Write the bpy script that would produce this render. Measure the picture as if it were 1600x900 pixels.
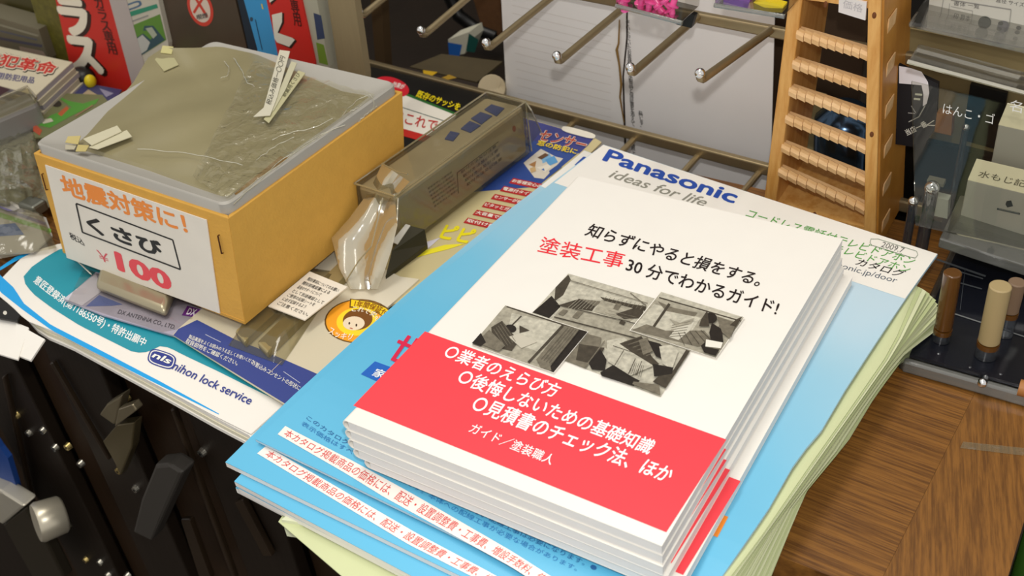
import bpy, bmesh, math, random
import numpy as np
from mathutils import Vector, Matrix
from mathutils.geometry import tessellate_polygon
random.seed(7)
for o in list(bpy.data.objects): bpy.data.objects.remove(o)
SC = bpy.context.scene
COL = SC.collection

# ------------------------------------------------------------------ camera
F = 1690.0
RM = np.array([[0.8549, 0.5118, -0.0853], [0.2563, -0.5595, -0.7882], [-0.4511, 0.652, -0.6095]])
u_, s_, v_ = np.linalg.svd(RM); RM = u_ @ v_
CAM = np.array([0.2544, -0.2310, 0.3773])
cd = bpy.data.cameras.new('camera'); cam = bpy.data.objects.new('camera', cd); COL.objects.link(cam)
cd.sensor_width = 36.0; cd.lens = 36.0 * F / 1600.0; cd.clip_start = 0.01; cd.clip_end = 30
Rc = np.stack([RM[0], -RM[1], -RM[2]], 1)
mw = Matrix([[*Rc[i], CAM[i]] for i in range(3)] + [[0, 0, 0, 1]])
cam.matrix_world = mw
cd.dof.use_dof = True; cd.dof.focus_distance = 0.53; cd.dof.aperture_fstop = 18
SC.camera = cam

# ------------------------------------------------------------------ light
w = bpy.data.worlds.new('world'); SC.world = w; w.use_nodes = True
w.node_tree.nodes['Background'].inputs[0].default_value = (1.0, 0.965, 0.92, 1)
w.node_tree.nodes['Background'].inputs[1].default_value = 0.72
def lamp(name, kind, loc, power, size=0.02, color=(1, 1, 1), target=None):
    l = bpy.data.lights.new(name, kind); l.energy = power; l.color = color
    if kind == 'AREA': l.shape = 'RECTANGLE'; l.size = size; l.size_y = size * 0.3
    else: l.shadow_soft_size = size
    o = bpy.data.objects.new(name, l); COL.objects.link(o); o.location = loc
    if target is not None:
        o.rotation_euler = (Vector(target) - Vector(loc)).to_track_quat('-Z', 'Y').to_euler()
    return o
up = -RM[1]
FL = CAM + up * 0.050 + RM[0] * 0.006
lamp('camera_flash', 'POINT', FL.tolist(), 4.5, 0.007, (1.0, 0.98, 0.94))
lamp('ceiling_tube_light', 'AREA', (-0.3, 0.1, 2.0), 16.0, 1.2, (1.0, 0.95, 0.85), (0, 0.1, 0))
SC.view_settings.view_transform = 'Standard'; SC.view_settings.look = 'None'
SC.view_settings.gamma = 1.0; SC.view_settings.use_curve_mapping = False
SC.view_settings.exposure = -0.10

# ------------------------------------------------------------------ helpers
def ray(px, py):
    return RM.T @ np.array([(px - 800.0) / F, (py - 450.0) / F, 1.0])
def at(px, py, z=0.0):
    d = ray(px, py); return CAM + d * ((z - CAM[2]) / d[2])
def aty(px, py, y):
    d = ray(px, py); return CAM + d * ((y - CAM[1]) / d[1])
def atx(px, py, x):
    d = ray(px, py); return CAM + d * ((x - CAM[0]) / d[0])
def atp(px, py, P, n):
    d = ray(px, py); return CAM + d * (np.dot(np.array(P) - CAM, n) / np.dot(d, n))
def SZ(z):
    return lambda x, y: at(x, y, z)
def SY(y):
    return lambda a, b: aty(a, b, y)
def SP(P, n):
    return lambda a, b: atp(a, b, P, n)
def SH(h):
    def f(px, py):
        z = 0.03
        for _ in range(12):
            p = at(px, py, z); z = h(p[0], p[1])
        return at(px, py, z)
    return f
def lin(c):
    return c / 12.92 if c <= 0.04045 else ((c + 0.055) / 1.055) ** 2.4
def hexc(h):
    h = h.lstrip('#'); return tuple(lin(int(h[i:i + 2], 16) / 255) for i in (0, 2, 4)) + (1.0,)
_mats = {}
def mat(name, col, rough=0.6, metal=0.0, noise=0.06, nscale=60.0, bump=0.0, bscale=200.0, coat=0.0, trans=0.0, spec=0.4, stretch=None, alpha=1.0):
    if name in _mats: return _mats[name]
    m = bpy.data.materials.new(name); m.use_nodes = True; nt = m.node_tree; b = nt.nodes['Principled BSDF']
    c = hexc(col)
    b.inputs['Roughness'].default_value = rough; b.inputs['Metallic'].default_value = metal
    b.inputs['Coat Weight'].default_value = coat; b.inputs['Transmission Weight'].default_value = trans
    b.inputs['Specular IOR Level'].default_value = spec; b.inputs['Alpha'].default_value = alpha
    b.inputs['Coat Roughness'].default_value = 0.15
    tc = nt.nodes.new('ShaderNodeTexCoord'); src = tc.outputs['Object']
    if stretch:
        mp = nt.nodes.new('ShaderNodeMapping'); mp.inputs['Scale'].default_value = stretch
        nt.links.new(src, mp.inputs[0]); src = mp.outputs[0]
    n = nt.nodes.new('ShaderNodeTexNoise'); n.inputs['Scale'].default_value = nscale; n.inputs['Detail'].default_value = 4
    nt.links.new(src, n.inputs['Vector'])
    mx = nt.nodes.new('ShaderNodeMix'); mx.data_type = 'RGBA'
    mx.inputs[6].default_value = tuple(max(0, v * (1 - noise)) for v in c[:3]) + (1,)
    mx.inputs[7].default_value = tuple(min(1, v * (1 + noise)) for v in c[:3]) + (1,)
    nt.links.new(n.outputs['Fac'], mx.inputs[0]); nt.links.new(mx.outputs[2], b.inputs['Base Color'])
    if bump > 0:
        n2 = nt.nodes.new('ShaderNodeTexNoise'); n2.inputs['Scale'].default_value = bscale; n2.inputs['Detail'].default_value = 3
        nt.links.new(src, n2.inputs['Vector'])
        bp = nt.nodes.new('ShaderNodeBump'); bp.inputs['Strength'].default_value = bump; bp.inputs['Distance'].default_value = 0.001
        nt.links.new(n2.outputs['Fac'], bp.inputs['Height']); nt.links.new(bp.outputs[0], b.inputs['Normal'])
    _mats[name] = m; return m
def ink(h, rough=0.45):
    return mat('ink_' + h.strip('#') + ('' if rough == 0.45 else '_r%d' % int(rough * 100)), h, rough, noise=0.02, nscale=150)
def wood(name, c1, c2, scale, stretch, rough=0.45, rot=0.0, bump=0.15):
    m = bpy.data.materials.new(name); m.use_nodes = True; nt = m.node_tree; b = nt.nodes['Principled BSDF']
    tc = nt.nodes.new('ShaderNodeTexCoord'); mp = nt.nodes.new('ShaderNodeMapping')
    mp0 = nt.nodes.new('ShaderNodeMapping'); mp0.inputs['Rotation'].default_value = (0, 0, rot)
    nt.links.new(tc.outputs['Object'], mp0.inputs[0]); nt.links.new(mp0.outputs[0], mp.inputs[0])
    mp.inputs['Scale'].default_value = stretch
    n = nt.nodes.new('ShaderNodeTexNoise'); n.inputs['Scale'].default_value = scale; n.inputs['Detail'].default_value = 6; n.inputs['Roughness'].default_value = 0.65
    nt.links.new(mp.outputs[0], n.inputs['Vector'])
    r = nt.nodes.new('ShaderNodeValToRGB'); r.color_ramp.elements[0].color = hexc(c1); r.color_ramp.elements[1].color = hexc(c2)
    r.color_ramp.elements[0].position = 0.38; r.color_ramp.elements[1].position = 0.60
    nt.links.new(n.outputs['Fac'], r.inputs[0]); nt.links.new(r.outputs[0], b.inputs['Base Color'])
    bp = nt.nodes.new('ShaderNodeBump'); bp.inputs['Strength'].default_value = bump; bp.inputs['Distance'].default_value = 0.0006
    nt.links.new(n.outputs['Fac'], bp.inputs['Height']); nt.links.new(bp.outputs[0], b.inputs['Normal'])
    b.inputs['Roughness'].default_value = rough
    return m
def film(name, tint='#ffffff', gloss=0.15, rough=0.12, bump=0.6, bscale=60.0, haze=0.0, hazecol='#d8d4c0'):
    if name in _mats: return _mats[name]
    m = bpy.data.materials.new(name); m.use_nodes = True; nt = m.node_tree; nt.nodes.remove(nt.nodes['Principled BSDF'])
    out = nt.nodes['Material Output']
    t = nt.nodes.new('ShaderNodeBsdfTransparent'); t.inputs[0].default_value = hexc(tint)
    g = nt.nodes.new('ShaderNodeBsdfGlossy'); g.inputs['Roughness'].default_value = rough
    lw = nt.nodes.new('ShaderNodeLayerWeight'); lw.inputs[0].default_value = 0.25
    ma = nt.nodes.new('ShaderNodeMath'); ma.operation = 'MULTIPLY_ADD'; ma.inputs[1].default_value = 0.7; ma.inputs[2].default_value = gloss
    ma.use_clamp = True
    nt.links.new(lw.outputs['Fresnel'], ma.inputs[0])
    tc = nt.nodes.new('ShaderNodeTexCoord'); n = nt.nodes.new('ShaderNodeTexNoise'); n.inputs['Scale'].default_value = bscale; n.inputs['Detail'].default_value = 3
    n.inputs['Distortion'].default_value = 0.8
    nt.links.new(tc.outputs['Object'], n.inputs['Vector'])
    bp = nt.nodes.new('ShaderNodeBump'); bp.inputs['Strength'].default_value = bump; bp.inputs['Distance'].default_value = 0.004
    nt.links.new(n.outputs['Fac'], bp.inputs['Height']); nt.links.new(bp.outputs[0], g.inputs['Normal']); nt.links.new(bp.outputs[0], lw.inputs['Normal'])
    base = t.outputs[0]
    if haze > 0:
        d = nt.nodes.new('ShaderNodeBsdfDiffuse'); d.inputs[0].default_value = hexc(hazecol)
        mh = nt.nodes.new('ShaderNodeMixShader'); mh.inputs[0].default_value = haze
        nt.links.new(t.outputs[0], mh.inputs[1]); nt.links.new(d.outputs[0], mh.inputs[2]); base = mh.outputs[0]
    mx = nt.nodes.new('ShaderNodeMixShader')
    nt.links.new(ma.outputs[0], mx.inputs[0]); nt.links.new(base, mx.inputs[1]); nt.links.new(g.outputs[0], mx.inputs[2])
    nt.links.new(mx.outputs[0], out.inputs[0])
    _mats[name] = m; return m
def gradient(name, stops, axis, origin, length, rough=0.3):
    """printed colour gradient along a direction in object space"""
    m = bpy.data.materials.new(name); m.use_nodes = True; nt = m.node_tree; b = nt.nodes['Principled BSDF']
    tc = nt.nodes.new('ShaderNodeTexCoord'); vm = nt.nodes.new('ShaderNodeVectorMath'); vm.operation = 'SUBTRACT'; vm.inputs[1].default_value = origin
    vd = nt.nodes.new('ShaderNodeVectorMath'); vd.operation = 'DOT_PRODUCT'; a = Vector(axis).normalized() / length; vd.inputs[1].default_value = a
    nt.links.new(tc.outputs['Object'], vm.inputs[0]); nt.links.new(vm.outputs[0], vd.inputs[0])
    n = nt.nodes.new('ShaderNodeTexNoise'); n.inputs['Scale'].default_value = 12; nt.links.new(tc.outputs['Object'], n.inputs['Vector'])
    ad = nt.nodes.new('ShaderNodeMath'); ad.operation = 'MULTIPLY_ADD'; ad.inputs[1].default_value = 0.25
    nt.links.new(n.outputs['Fac'], ad.inputs[0]); nt.links.new(vd.outputs['Value'], ad.inputs[2])
    r = nt.nodes.new('ShaderNodeValToRGB'); cr = r.color_ramp
    while len(cr.elements) < len(stops): cr.elements.new(0.5)
    for e, (p, c) in zip(cr.elements, stops): e.position = p; e.color = hexc(c)
    nt.links.new(ad.outputs[0], r.inputs[0]); nt.links.new(r.outputs[0], b.inputs['Base Color'])
    b.inputs['Roughness'].default_value = rough
    return m

class MB:
    def __init__(s): s.v = []; s.f = []; s.mi = []; s.cur = 0
    def add(s, vs, fs):
        o = len(s.v); s.v += [tuple(float(c) for c in v) for v in vs]
        for f in fs: s.f.append(tuple(o + i for i in f)); s.mi.append(s.cur)
        return s
    def box(s, c, d, ax=None):
        c = np.array(c, float); d = np.array(d, float) / 2
        A = np.eye(3) if ax is None else np.array([np.array(a, float) / np.linalg.norm(a) for a in ax])
        vs = [c + A[0] * d[0] * i + A[1] * d[1] * j + A[2] * d[2] * k for k in (-1, 1) for j in (-1, 1) for i in (-1, 1)]
        return s.add(vs, [(0, 2, 3, 1), (4, 5, 7, 6), (0, 1, 5, 4), (2, 6, 7, 3), (0, 4, 6, 2), (1, 3, 7, 5)])
    def hexa(s, lo, hi):
        return s.add(list(lo) + list(hi), [(3, 2, 1, 0), (4, 5, 6, 7), (0, 1, 5, 4), (1, 2, 6, 5), (2, 3, 7, 6), (3, 0, 4, 7)])
    def prism(s, pts, off):
        n = len(pts); off = np.array(off, float); P = [np.array(p, float) for p in pts]
        vs = P + [p + off for p in P]
        tri = tessellate_polygon([[Vector(p) for p in P]])
        fs = [tuple(t) for t in tri] + [tuple(i + n for i in reversed(t)) for t in tri] + [(i, (i + 1) % n, n + (i + 1) % n, n + i) for i in range(n)]
        return s.add(vs, fs)
    def poly(s, pts):
        tri = tessellate_polygon([[Vector([float(c) for c in p]) for p in pts]])
        return s.add(pts, [tuple(t) for t in tri])
    def tube(s, path, r, n=10, caps=True):
        P = [np.array(p, float) for p in path]; m = len(P); rs = r if hasattr(r, '__len__') else [r] * m
        t0 = P[1] - P[0]; t0 /= np.linalg.norm(t0); a = np.cross(t0, [0, 0, 1.0])
        if np.linalg.norm(a) < 1e-3: a = np.cross(t0, [0, 1.0, 0])
        a /= np.linalg.norm(a); vs = []
        for i in range(m):
            t = P[min(i + 1, m - 1)] - P[max(i - 1, 0)]; t /= np.linalg.norm(t)
            a = a - t * np.dot(a, t); a /= np.linalg.norm(a); b = np.cross(t, a)
            for k in range(n):
                q = 2 * math.pi * k / n; vs.append(P[i] + rs[i] * (a * math.cos(q) + b * math.sin(q)))
        fs = [(i * n + k, i * n + (k + 1) % n, (i + 1) * n + (k + 1) % n, (i + 1) * n + k) for i in range(m - 1) for k in range(n)]
        if caps: fs += [tuple(reversed(range(n))), tuple(range((m - 1) * n, m * n))]
        return s.add(vs, fs)
    def ball(s, c, r, n=12, m=8, sc=(1, 1, 1)):
        vs = []; c = np.array(c, float)
        for i in range(m + 1):
            t = math.pi * i / m
            for k in range(n):
                q = 2 * math.pi * k / n; vs.append(c + r * np.array([math.sin(t) * math.cos(q) * sc[0], math.sin(t) * math.sin(q) * sc[1], math.cos(t) * sc[2]]))
        return s.add(vs, [(i * n + k, (i + 1) * n + k, (i + 1) * n + (k + 1) % n, i * n + (k + 1) % n) for i in range(m) for k in range(n)])
    def grid(s, g):
        ny = len(g); nx = len(g[0])
        return s.add([p for r in g for p in r], [(j * nx + i, j * nx + i + 1, (j + 1) * nx + i + 1, (j + 1) * nx + i) for j in range(ny - 1) for i in range(nx - 1)])
    def slab(s, g, th):
        """grid g (rows of points) as top, thickness th downwards"""
        ny = len(g); nx = len(g[0]); o = ny * nx
        top = [np.array(p) for r in g for p in r]; bot = [p - np.array([0, 0, th]) for p in top]
        fs = [(j * nx + i, j * nx + i + 1, (j + 1) * nx + i + 1, (j + 1) * nx + i) for j in range(ny - 1) for i in range(nx - 1)]
        fs += [tuple(o + k for k in reversed(f)) for f in fs]
        for i in range(nx - 1):
            fs += [(i, o + i, o + i + 1, i + 1), ((ny - 1) * nx + i, (ny - 1) * nx + i + 1, o + (ny - 1) * nx + i + 1, o + (ny - 1) * nx + i)]
        for j in range(ny - 1):
            fs += [(j * nx, (j + 1) * nx, o + (j + 1) * nx, o + j * nx), (j * nx + nx - 1, o + j * nx + nx - 1, o + (j + 1) * nx + nx - 1, (j + 1) * nx + nx - 1)]
        return s.add(top + bot, fs)
    def mesh(s, name, origin, mats):
        me = bpy.data.meshes.new(name)
        me.from_pydata([tuple(c - q for c, q in zip(v, origin)) for v in s.v], [], s.f)
        for m in mats: me.materials.append(m)
        if len(mats) > 1: me.polygons.foreach_set('material_index', s.mi)
        me.update(); return me
def worldloc(o):
    v = Vector((0, 0, 0))
    while o: v += o.location; o = o.parent
    return v
def obj(name, mb, m, parent=None, smooth=False, bevel=0.0, label=None, recalc=True, loc=None, solid=0.0):
    mats = m if isinstance(m, list) else [m]
    base = worldloc(parent) if parent else Vector((0, 0, 0))
    if not parent:   # origin at the base of the thing
        a = np.array(mb.v); base = Vector((float(a[:, 0].mean()), float(a[:, 1].mean()), float(a[:, 2].min())))
    me = mb.mesh(name, base, mats)
    if recalc:
        bm = bmesh.new(); bm.from_mesh(me); bmesh.ops.recalc_face_normals(bm, faces=bm.faces); bm.to_mesh(me); bm.free()
    o = bpy.data.objects.new(name, me); COL.objects.link(o)
    if parent: o.parent = parent
    else: o.location = base
    if solid:
        sm = o.modifiers.new('solid', 'SOLIDIFY'); sm.thickness = solid; sm.offset = -1
    if bevel > 0:
        b = o.modifiers.new('bevel', 'BEVEL'); b.width = bevel; b.segments = 2; b.limit_method = 'ANGLE'; b.angle_limit = math.radians(40)
    if smooth:
        me.polygons.foreach_set('use_smooth', [True] * len(me.polygons))
        try: me.set_sharp_from_angle(angle=math.radians(45))
        except Exception: pass
    if label: o['label'] = label
    return o
def thing(name, label, cat, loc, group=None):
    o = bpy.data.objects.new(name, None); COL.objects.link(o); o.location = tuple(float(c) for c in loc); o.empty_display_size = 0.01
    return tag(o, label, cat, group)
def tag(o, label, cat, group=None):
    o['label'] = label; o['category'] = cat
    if group: o['group'] = group
    return o
def struct(o): o['kind'] = 'structure'; return o

_txt = {}
def glyphs(s, bold=0.0, italic=0.0, sp=1.0, outline=0.0):
    """unit-box glyph triangles; bold words are a few copies of the glyphs, each shifted by a hair"""
    key = (s, bold, italic, sp)
    if key in _txt: return _txt[key]
    cu = bpy.data.curves.new('t', 'FONT'); cu.body = s; cu.size = 1; cu.shear = italic; cu.space_character = sp
    cu.resolution_u = 3; cu.dimensions = '2D'; cu.fill_mode = 'FRONT'; cu.space_line = 0.85
    if '\n' in s: cu.align_x = 'CENTER'
    o = bpy.data.objects.new('t', cu); COL.objects.link(o)
    dg = bpy.context.evaluated_depsgraph_get(); dg.update()
    me = bpy.data.meshes.new_from_object(o.evaluated_get(dg), depsgraph=dg)
    v = np.array([tuple(q.co)[:2] for q in me.vertices]); f = [tuple(p.vertices) for p in me.polygons]
    bpy.data.objects.remove(o); bpy.data.curves.remove(cu); bpy.data.meshes.remove(me)
    if len(v):
        z = np.zeros(len(v))
        if bold > 0.003:
            k = 8 if bold > 0.02 else 6; vs = [v]; zs = [z]; fs = list(f)
            for i in range(k):
                q = 2 * math.pi * i / k; vs.append(v + np.array([math.cos(q), math.sin(q)]) * bold * 0.85); zs.append(z + (i + 1) * 2e-6)
                fs += [tuple(x + len(v) * (i + 1) for x in t) for t in f]
            v = np.concatenate(vs); z = np.concatenate(zs); f = fs
        lo = v.min(0); hi = v.max(0); v = (v - lo) / (hi - lo); v = np.column_stack([v, z])
    _txt[key] = (v, f); return v, f
EPS = 0.00012
def norm3(a):
    a = np.array(a, float); return a / np.linalg.norm(a)
def lettering(S, n, s, p0, p1, p2, col, parent, bold=0.0, italic=0.0, layer=1, name='lettering', sp=1.0, extra=0.0):
    """flat print: bottom-left p0, bottom-right p1, top-left p2 of the words, on surface S"""
    v, f = glyphs(s, bold, italic, sp); n = norm3(n)
    if not len(v): return
    p0, p1, p2 = (np.array(q, float) for q in (p0, p1, p2)); mb = MB()
    vs = []
    for a, b, c in v:
        q = p0 + (p1 - p0) * a + (p2 - p0) * b; vs.append(S(q[0], q[1]) + n * (EPS * layer + extra + c))
    mb.add(vs, f)
    return obj(name, mb, ink(col), parent, recalc=False)
def pl(pts, t):
    P = [np.array(p, float) for p in pts]; L = [0]
    for i in range(1, len(P)): L.append(L[-1] + np.linalg.norm(P[i] - P[i - 1]))
    x = t * L[-1]
    for i in range(1, len(P)):
        if x <= L[i] or i == len(P) - 1:
            k = (x - L[i - 1]) / max(1e-9, L[i] - L[i - 1]); return P[i - 1] + (P[i] - P[i - 1]) * k
def lettering_curve(S, n, s, bot, top, col, parent, bold=0.0, italic=0.0, layer=1, sp=1.0):
    v, f = glyphs(s, bold, italic, sp); n = norm3(n); vs = []
    for a, b, c in v:
        q = pl(bot, a) * (1 - b) + pl(top, a) * b; vs.append(S(q[0], q[1]) + n * (EPS * layer + c))
    mb = MB(); mb.add(vs, f); return obj('lettering', mb, ink(col), parent, recalc=False)
def band(S, n, bot, top, m, parent, name='printed_band', layer=1, nx=24, ny=2, solid=0):
    n = norm3(n); g = []
    for j in range(ny + 1):
        r = []
        for i in range(nx + 1):
            q = pl(bot, i / nx) * (1 - j / ny) + pl(top, i / nx) * (j / ny); r.append(S(q[0], q[1]) + n * EPS * layer)
        g.append(r)
    mb = MB().grid(g); return obj(name, mb, m, parent, recalc=False)
def art(S, n, polys, parent, name='printed_picture', layer=1, step=0.35, mats=None, label=None):
    """flat print out of coloured shapes, later ones over earlier ones"""
    n = norm3(n); mb = MB(); ms = []; names = []
    for k, (c, pts) in enumerate(polys):
        m = c if not isinstance(c, str) else ink(c)
        if m.name not in names: names.append(m.name); ms.append(m)
        mb.cur = names.index(m.name)
        mb.poly([S(x, y) + n * EPS * (layer + k * step) for x, y in pts])
    return obj(name, mb, ms, parent, recalc=False, label=label)
def linepts(a, b, w):
    a = np.array(a, float); b = np.array(b, float); d = b - a; d /= np.linalg.norm(d); m = np.array([-d[1], d[0]]) * w / 2
    return [a + m, b + m, b - m, a - m]
def ellipse(c, ax, ay, n=24, t0=0, t1=2 * math.pi):
    c = np.array(c, float); ax = np.array(ax, float); ay = np.array(ay, float)
    full = abs(t1 - t0 - 2 * math.pi) < 1e-6; m = n if full else n + 1
    return [c + ax * math.cos(t0 + (t1 - t0) * i / n) + ay * math.sin(t0 + (t1 - t0) * i / n) for i in range(m)]
def lerp(a, b, t): return np.array(a, float) * (1 - t) + np.array(b, float) * t
def quadpt(Q, u, v):   # Q = TL, TR, BR, BL
    return lerp(lerp(Q[3], Q[2], u), lerp(Q[0], Q[1], u), v)
def quadgrid(S, Q, nx, ny):
    return [[S(*quadpt(Q, i / nx, j / ny)) for i in range(nx + 1)] for j in range(ny + 1)]
Z = np.array([0, 0, 1.0])

# ------------------------------------------------------------------ materials
M_paper = mat('white_paper', '#efebe3', 0.55, noise=0.02)
M_page = mat('page_edges', '#efece8', 0.7, noise=0.06, nscale=30, stretch=(1, 1, 90), bump=0.2)
M_cream = mat('cream_paper', '#e6e0c6', 0.6, noise=0.04)
M_green = mat('pale_green_paper', '#ccd2a4', 0.65, noise=0.05, nscale=40)
M_red = mat('red_cover_print', '#f2454f', 0.35, noise=0.03)
M_card = mat('yellow_cardboard', '#d4a146', 0.75, noise=0.07, nscale=120, bump=0.25, bscale=500)
M_grey = mat('grey_plastic_liner', '#aba79e', 0.5, noise=0.05)
M_bag = mat('olive_plastic_bag', '#958c6a', 0.30, noise=0.22, nscale=14, bump=0.35, bscale=45, coat=0.4)
M_bronze = mat('brushed_steel', '#b0a58c', 0.32, metal=0.9, noise=0.1)
M_chrome = mat('chrome', '#e8e8e8', 0.08, metal=1.0, noise=0.0)
M_dark = mat('dark_brown_panel', '#1d140b', 0.5, noise=0.3, nscale=40, stretch=(1, 1, 0.1), bump=0.2)
M_black = mat('black_plastic', '#0c0b0a', 0.4)
M_wall = mat('dark_backdrop', '#17130d', 0.8, noise=0.4, nscale=4)
M_pine = wood('rack_pine', '#c98f45', '#dcaa62', 30, (6, 6, 0.8), 0.42)
M_pine2 = wood('rack_pine_light', '#dcae74', '#e8c08c', 30, (1, 4, 6), 0.55)
M_pine3 = wood('rack_pine_orange', '#ad7026', '#c08638', 25, (4, 1.2, 0.8), 0.42)
M_acr = film('clear_acrylic', '#f0f0ee', 0.05, 0.04, 0.05, 10, haze=0.05, hazecol='#c2c0b6')
M_acre = film('acrylic_edge', '#c8cac6', 0.14, 0.08, 0.15, 20, haze=0.30, hazecol='#a8a8a2')
M_film = film('clear_film', '#efece0', 0.05, 0.14, 0.9, 45, haze=0.16, hazecol='#c9c2a2')
M_shell = film('blister_shell', '#e4e0d0', 0.04, 0.10, 0.12, 40, haze=0.06, hazecol='#c6c0a4')
M_cardfilm = film('card_film', '#f5f3ee', 0.02, 0.10, 0.12, 25)

# ------------------------------------------------------------------ the setting
struct(obj('floor', MB().box((0, 0.2, -0.86), (6, 6, 0.02)), mat('dark_floor', '#3a3229', 0.7)))
struct(obj('wall_back', MB().box((0, 1.25, 0.3), (6, 0.02, 2.4)), M_wall))

# shop counter: lengthwise board, cross-grained edge board, dark base
TB = thing('wooden_counter', 'brown wood-grain counter top under the catalogues, bare at its right end', 'counter', (0, 0.19, -0.85))
Mw1 = wood('counter_wood', '#5a3714', '#8a5c26', 90, (0.35, 12, 1), 0.38, rot=math.radians(3))
Mw2 = wood('counter_edge_wood', '#64401a', '#875a26', 90, (8, 0.5, 1), 0.38, rot=math.radians(-14))
sx = at(1490, 680, 0); sx2 = at(1380, 900, 0)
dxy = (sx2 - sx) / (sx2[1] - sx[1])
def seam(y): return float(sx[0] + dxy[0] * (y - sx[1]))
obj('counter_board', MB().prism([(-0.9, 0.061, 0), (seam(0.061), 0.061, 0), (seam(0.325), 0.325, 0), (-0.9, 0.325, 0)], (0, 0, -0.018)), Mw1, TB)
obj('edge_board', MB().prism([(seam(0.061) + 0.0001, 0.061, 0), (0.2585, 0.061, 0), (0.2585, 0.325, 0), (seam(0.325) + 0.0001, 0.325, 0)], (0, 0, -0.018)), Mw2, TB)
obj('front_trim', MB().box((-0.32, 0.0635, -0.033), (1.15, 0.005, 0.03)), Mw2, TB)
obj('cabinet', MB().box((-0.32, 0.20, -0.435), (1.14, 0.24, 0.83)), M_dark, TB)
# scratch and clear tape along the seam
obj('clear_tape', MB().poly([at(1500, 700, 0.0003), at(1600, 712, 0.0003), at(1600, 700, 0.0003), at(1505, 690, 0.0003)]), M_film, TB, recalc=False)

# ------------------------------------------------------------------ booklets (paint guide), five in a pile
BW, BL, BT = 0.148, 0.210, 0.0052
PT = 0.060
def make_booklet(k, dx, dy, rz, label):
    ztop = PT - k * (BT + 0.0001); zb = ztop - BT
    c, s = math.cos(rz), math.sin(rz)
    def L(u, v, z): return np.array([dx + c * u - s * v, dy + s * u + c * v, z])
    t = thing('paint_guide_booklet', label, 'booklet', L(BW / 2, BL / 2, zb), 'painting guide booklets')
    # spine on the left is rounded; cover folds around it
    prof = []
    r = BT / 2
    for i in range(9):
        a = math.pi / 2 + math.pi * i / 8
        prof.append((r * 0.8 + r * 0.8 * math.cos(a), zb + r + r * math.sin(a)))
    out = [(BW, ztop)] + prof + [(BW, zb)]
    inn = [(BW, zb + 0.0004)] + [(0.0006 + x, zb + r + (z - zb - r) * 0.86) for x, z in reversed(prof)] + [(BW, ztop - 0.0004)]
    m = MB(); loop = out + inn; n = len(loop)
    vs = [L(x, 0, z) for x, z in loop] + [L(x, BL, z) for x, z in loop]
    fs = [(i, (i + 1) % n, n + (i + 1) % n, n + i) for i in range(n)]
    h = len(out)
    for i in range(h - 1):
        fs += [(i, i + 1, n - 2 - i, n - 1 - i), (n + i, n + n - 1 - i, n + n - 2 - i, n + i + 1)]
    m.add(vs, fs); obj('cover', m, M_paper, t, smooth=False)
    pb = MB(); pz0, pz1 = zb + 0.0003, ztop - 0.0003
    pp = [(0.003, 0.0001), (BW - 0.0001, 0.0001), (BW - 0.0001, BL - 0.0001), (0.003, BL - 0.0001)]
    pb.hexa([L(a, b, pz0) for a, b in pp], [L(a, b, pz1) for a, b in pp]); obj('page_block', pb, M_page, t)
    # red band across the cover
    rb = [(0.0015, 0.0135), (BW - 0.0001, 0.0052), (BW - 0.0001, 0.0705), (0.0015, 0.081)]
    return t, L, ztop
booklets = [
    (0, 0.0, 0.0, 0.0, 'topmost white and red painting guide booklet, its title and house photos in full view'),
    (1, 0.0003, -0.0003, 0.001, 'painting guide booklet directly under the topmost one in the pile'),
    (2, 0.0008, -0.0006, -0.002, 'third painting guide booklet from the top, middle of the pile of five'),
    (3, 0.0024, -0.0004, -0.001, 'fourth painting guide booklet from the top, thin red strip showing at its right'),
    (4, 0.0068, 0.0004, -0.001, 'bottom painting guide booklet, poking furthest out to the right on the blue catalogue')]
redq = [(552, 634), (1041, 832), (1135, 687), (664, 518)]
B0inv = None
for k, dx, dy, rz, lab in booklets:
    t, L, zt = make_booklet(k, dx, dy, rz, lab)
    if k == 0: topbook = t
    loc = [at(px, py, PT) for px, py in redq]
    m = MB(); m.poly([L(p[0], p[1], zt) + Z * EPS for p in loc]); obj('red_band', m, M_red, t, recalc=False)
SB = SZ(PT)
T = lambda *a, **k: lettering(SB, Z, *a, topbook, **k)
T('知らずにやると損をする。', (912, 368), (1184, 449), (925, 349), '#1c1010', bold=0.014, layer=2)
T('塗装工事', (839, 394), (970, 421), (848, 369), '#f0303c', bold=0.004, layer=2)
T('30 分でわかるガイド!', (976, 424), (1212, 494), (984, 402), '#1c1010', bold=0.014, layer=2)
T('○業者のえらび方', (690, 558), (865, 623), (706, 538), '#ffffff', bold=0.018, layer=3)
T('○後悔しないための基礎知識', (711, 598), (1012, 712), (727, 576), '#ffffff', bold=0.018, layer=3)
T('○見積書のチェック法、ほか', (733, 641), (1041, 757), (750, 617), '#ffffff', bold=0.018, layer=3)
T('ガイド／塗装職人', (731, 676), (860, 728), (741, 661), '#ffffff', bold=0.006, layer=3)
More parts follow.
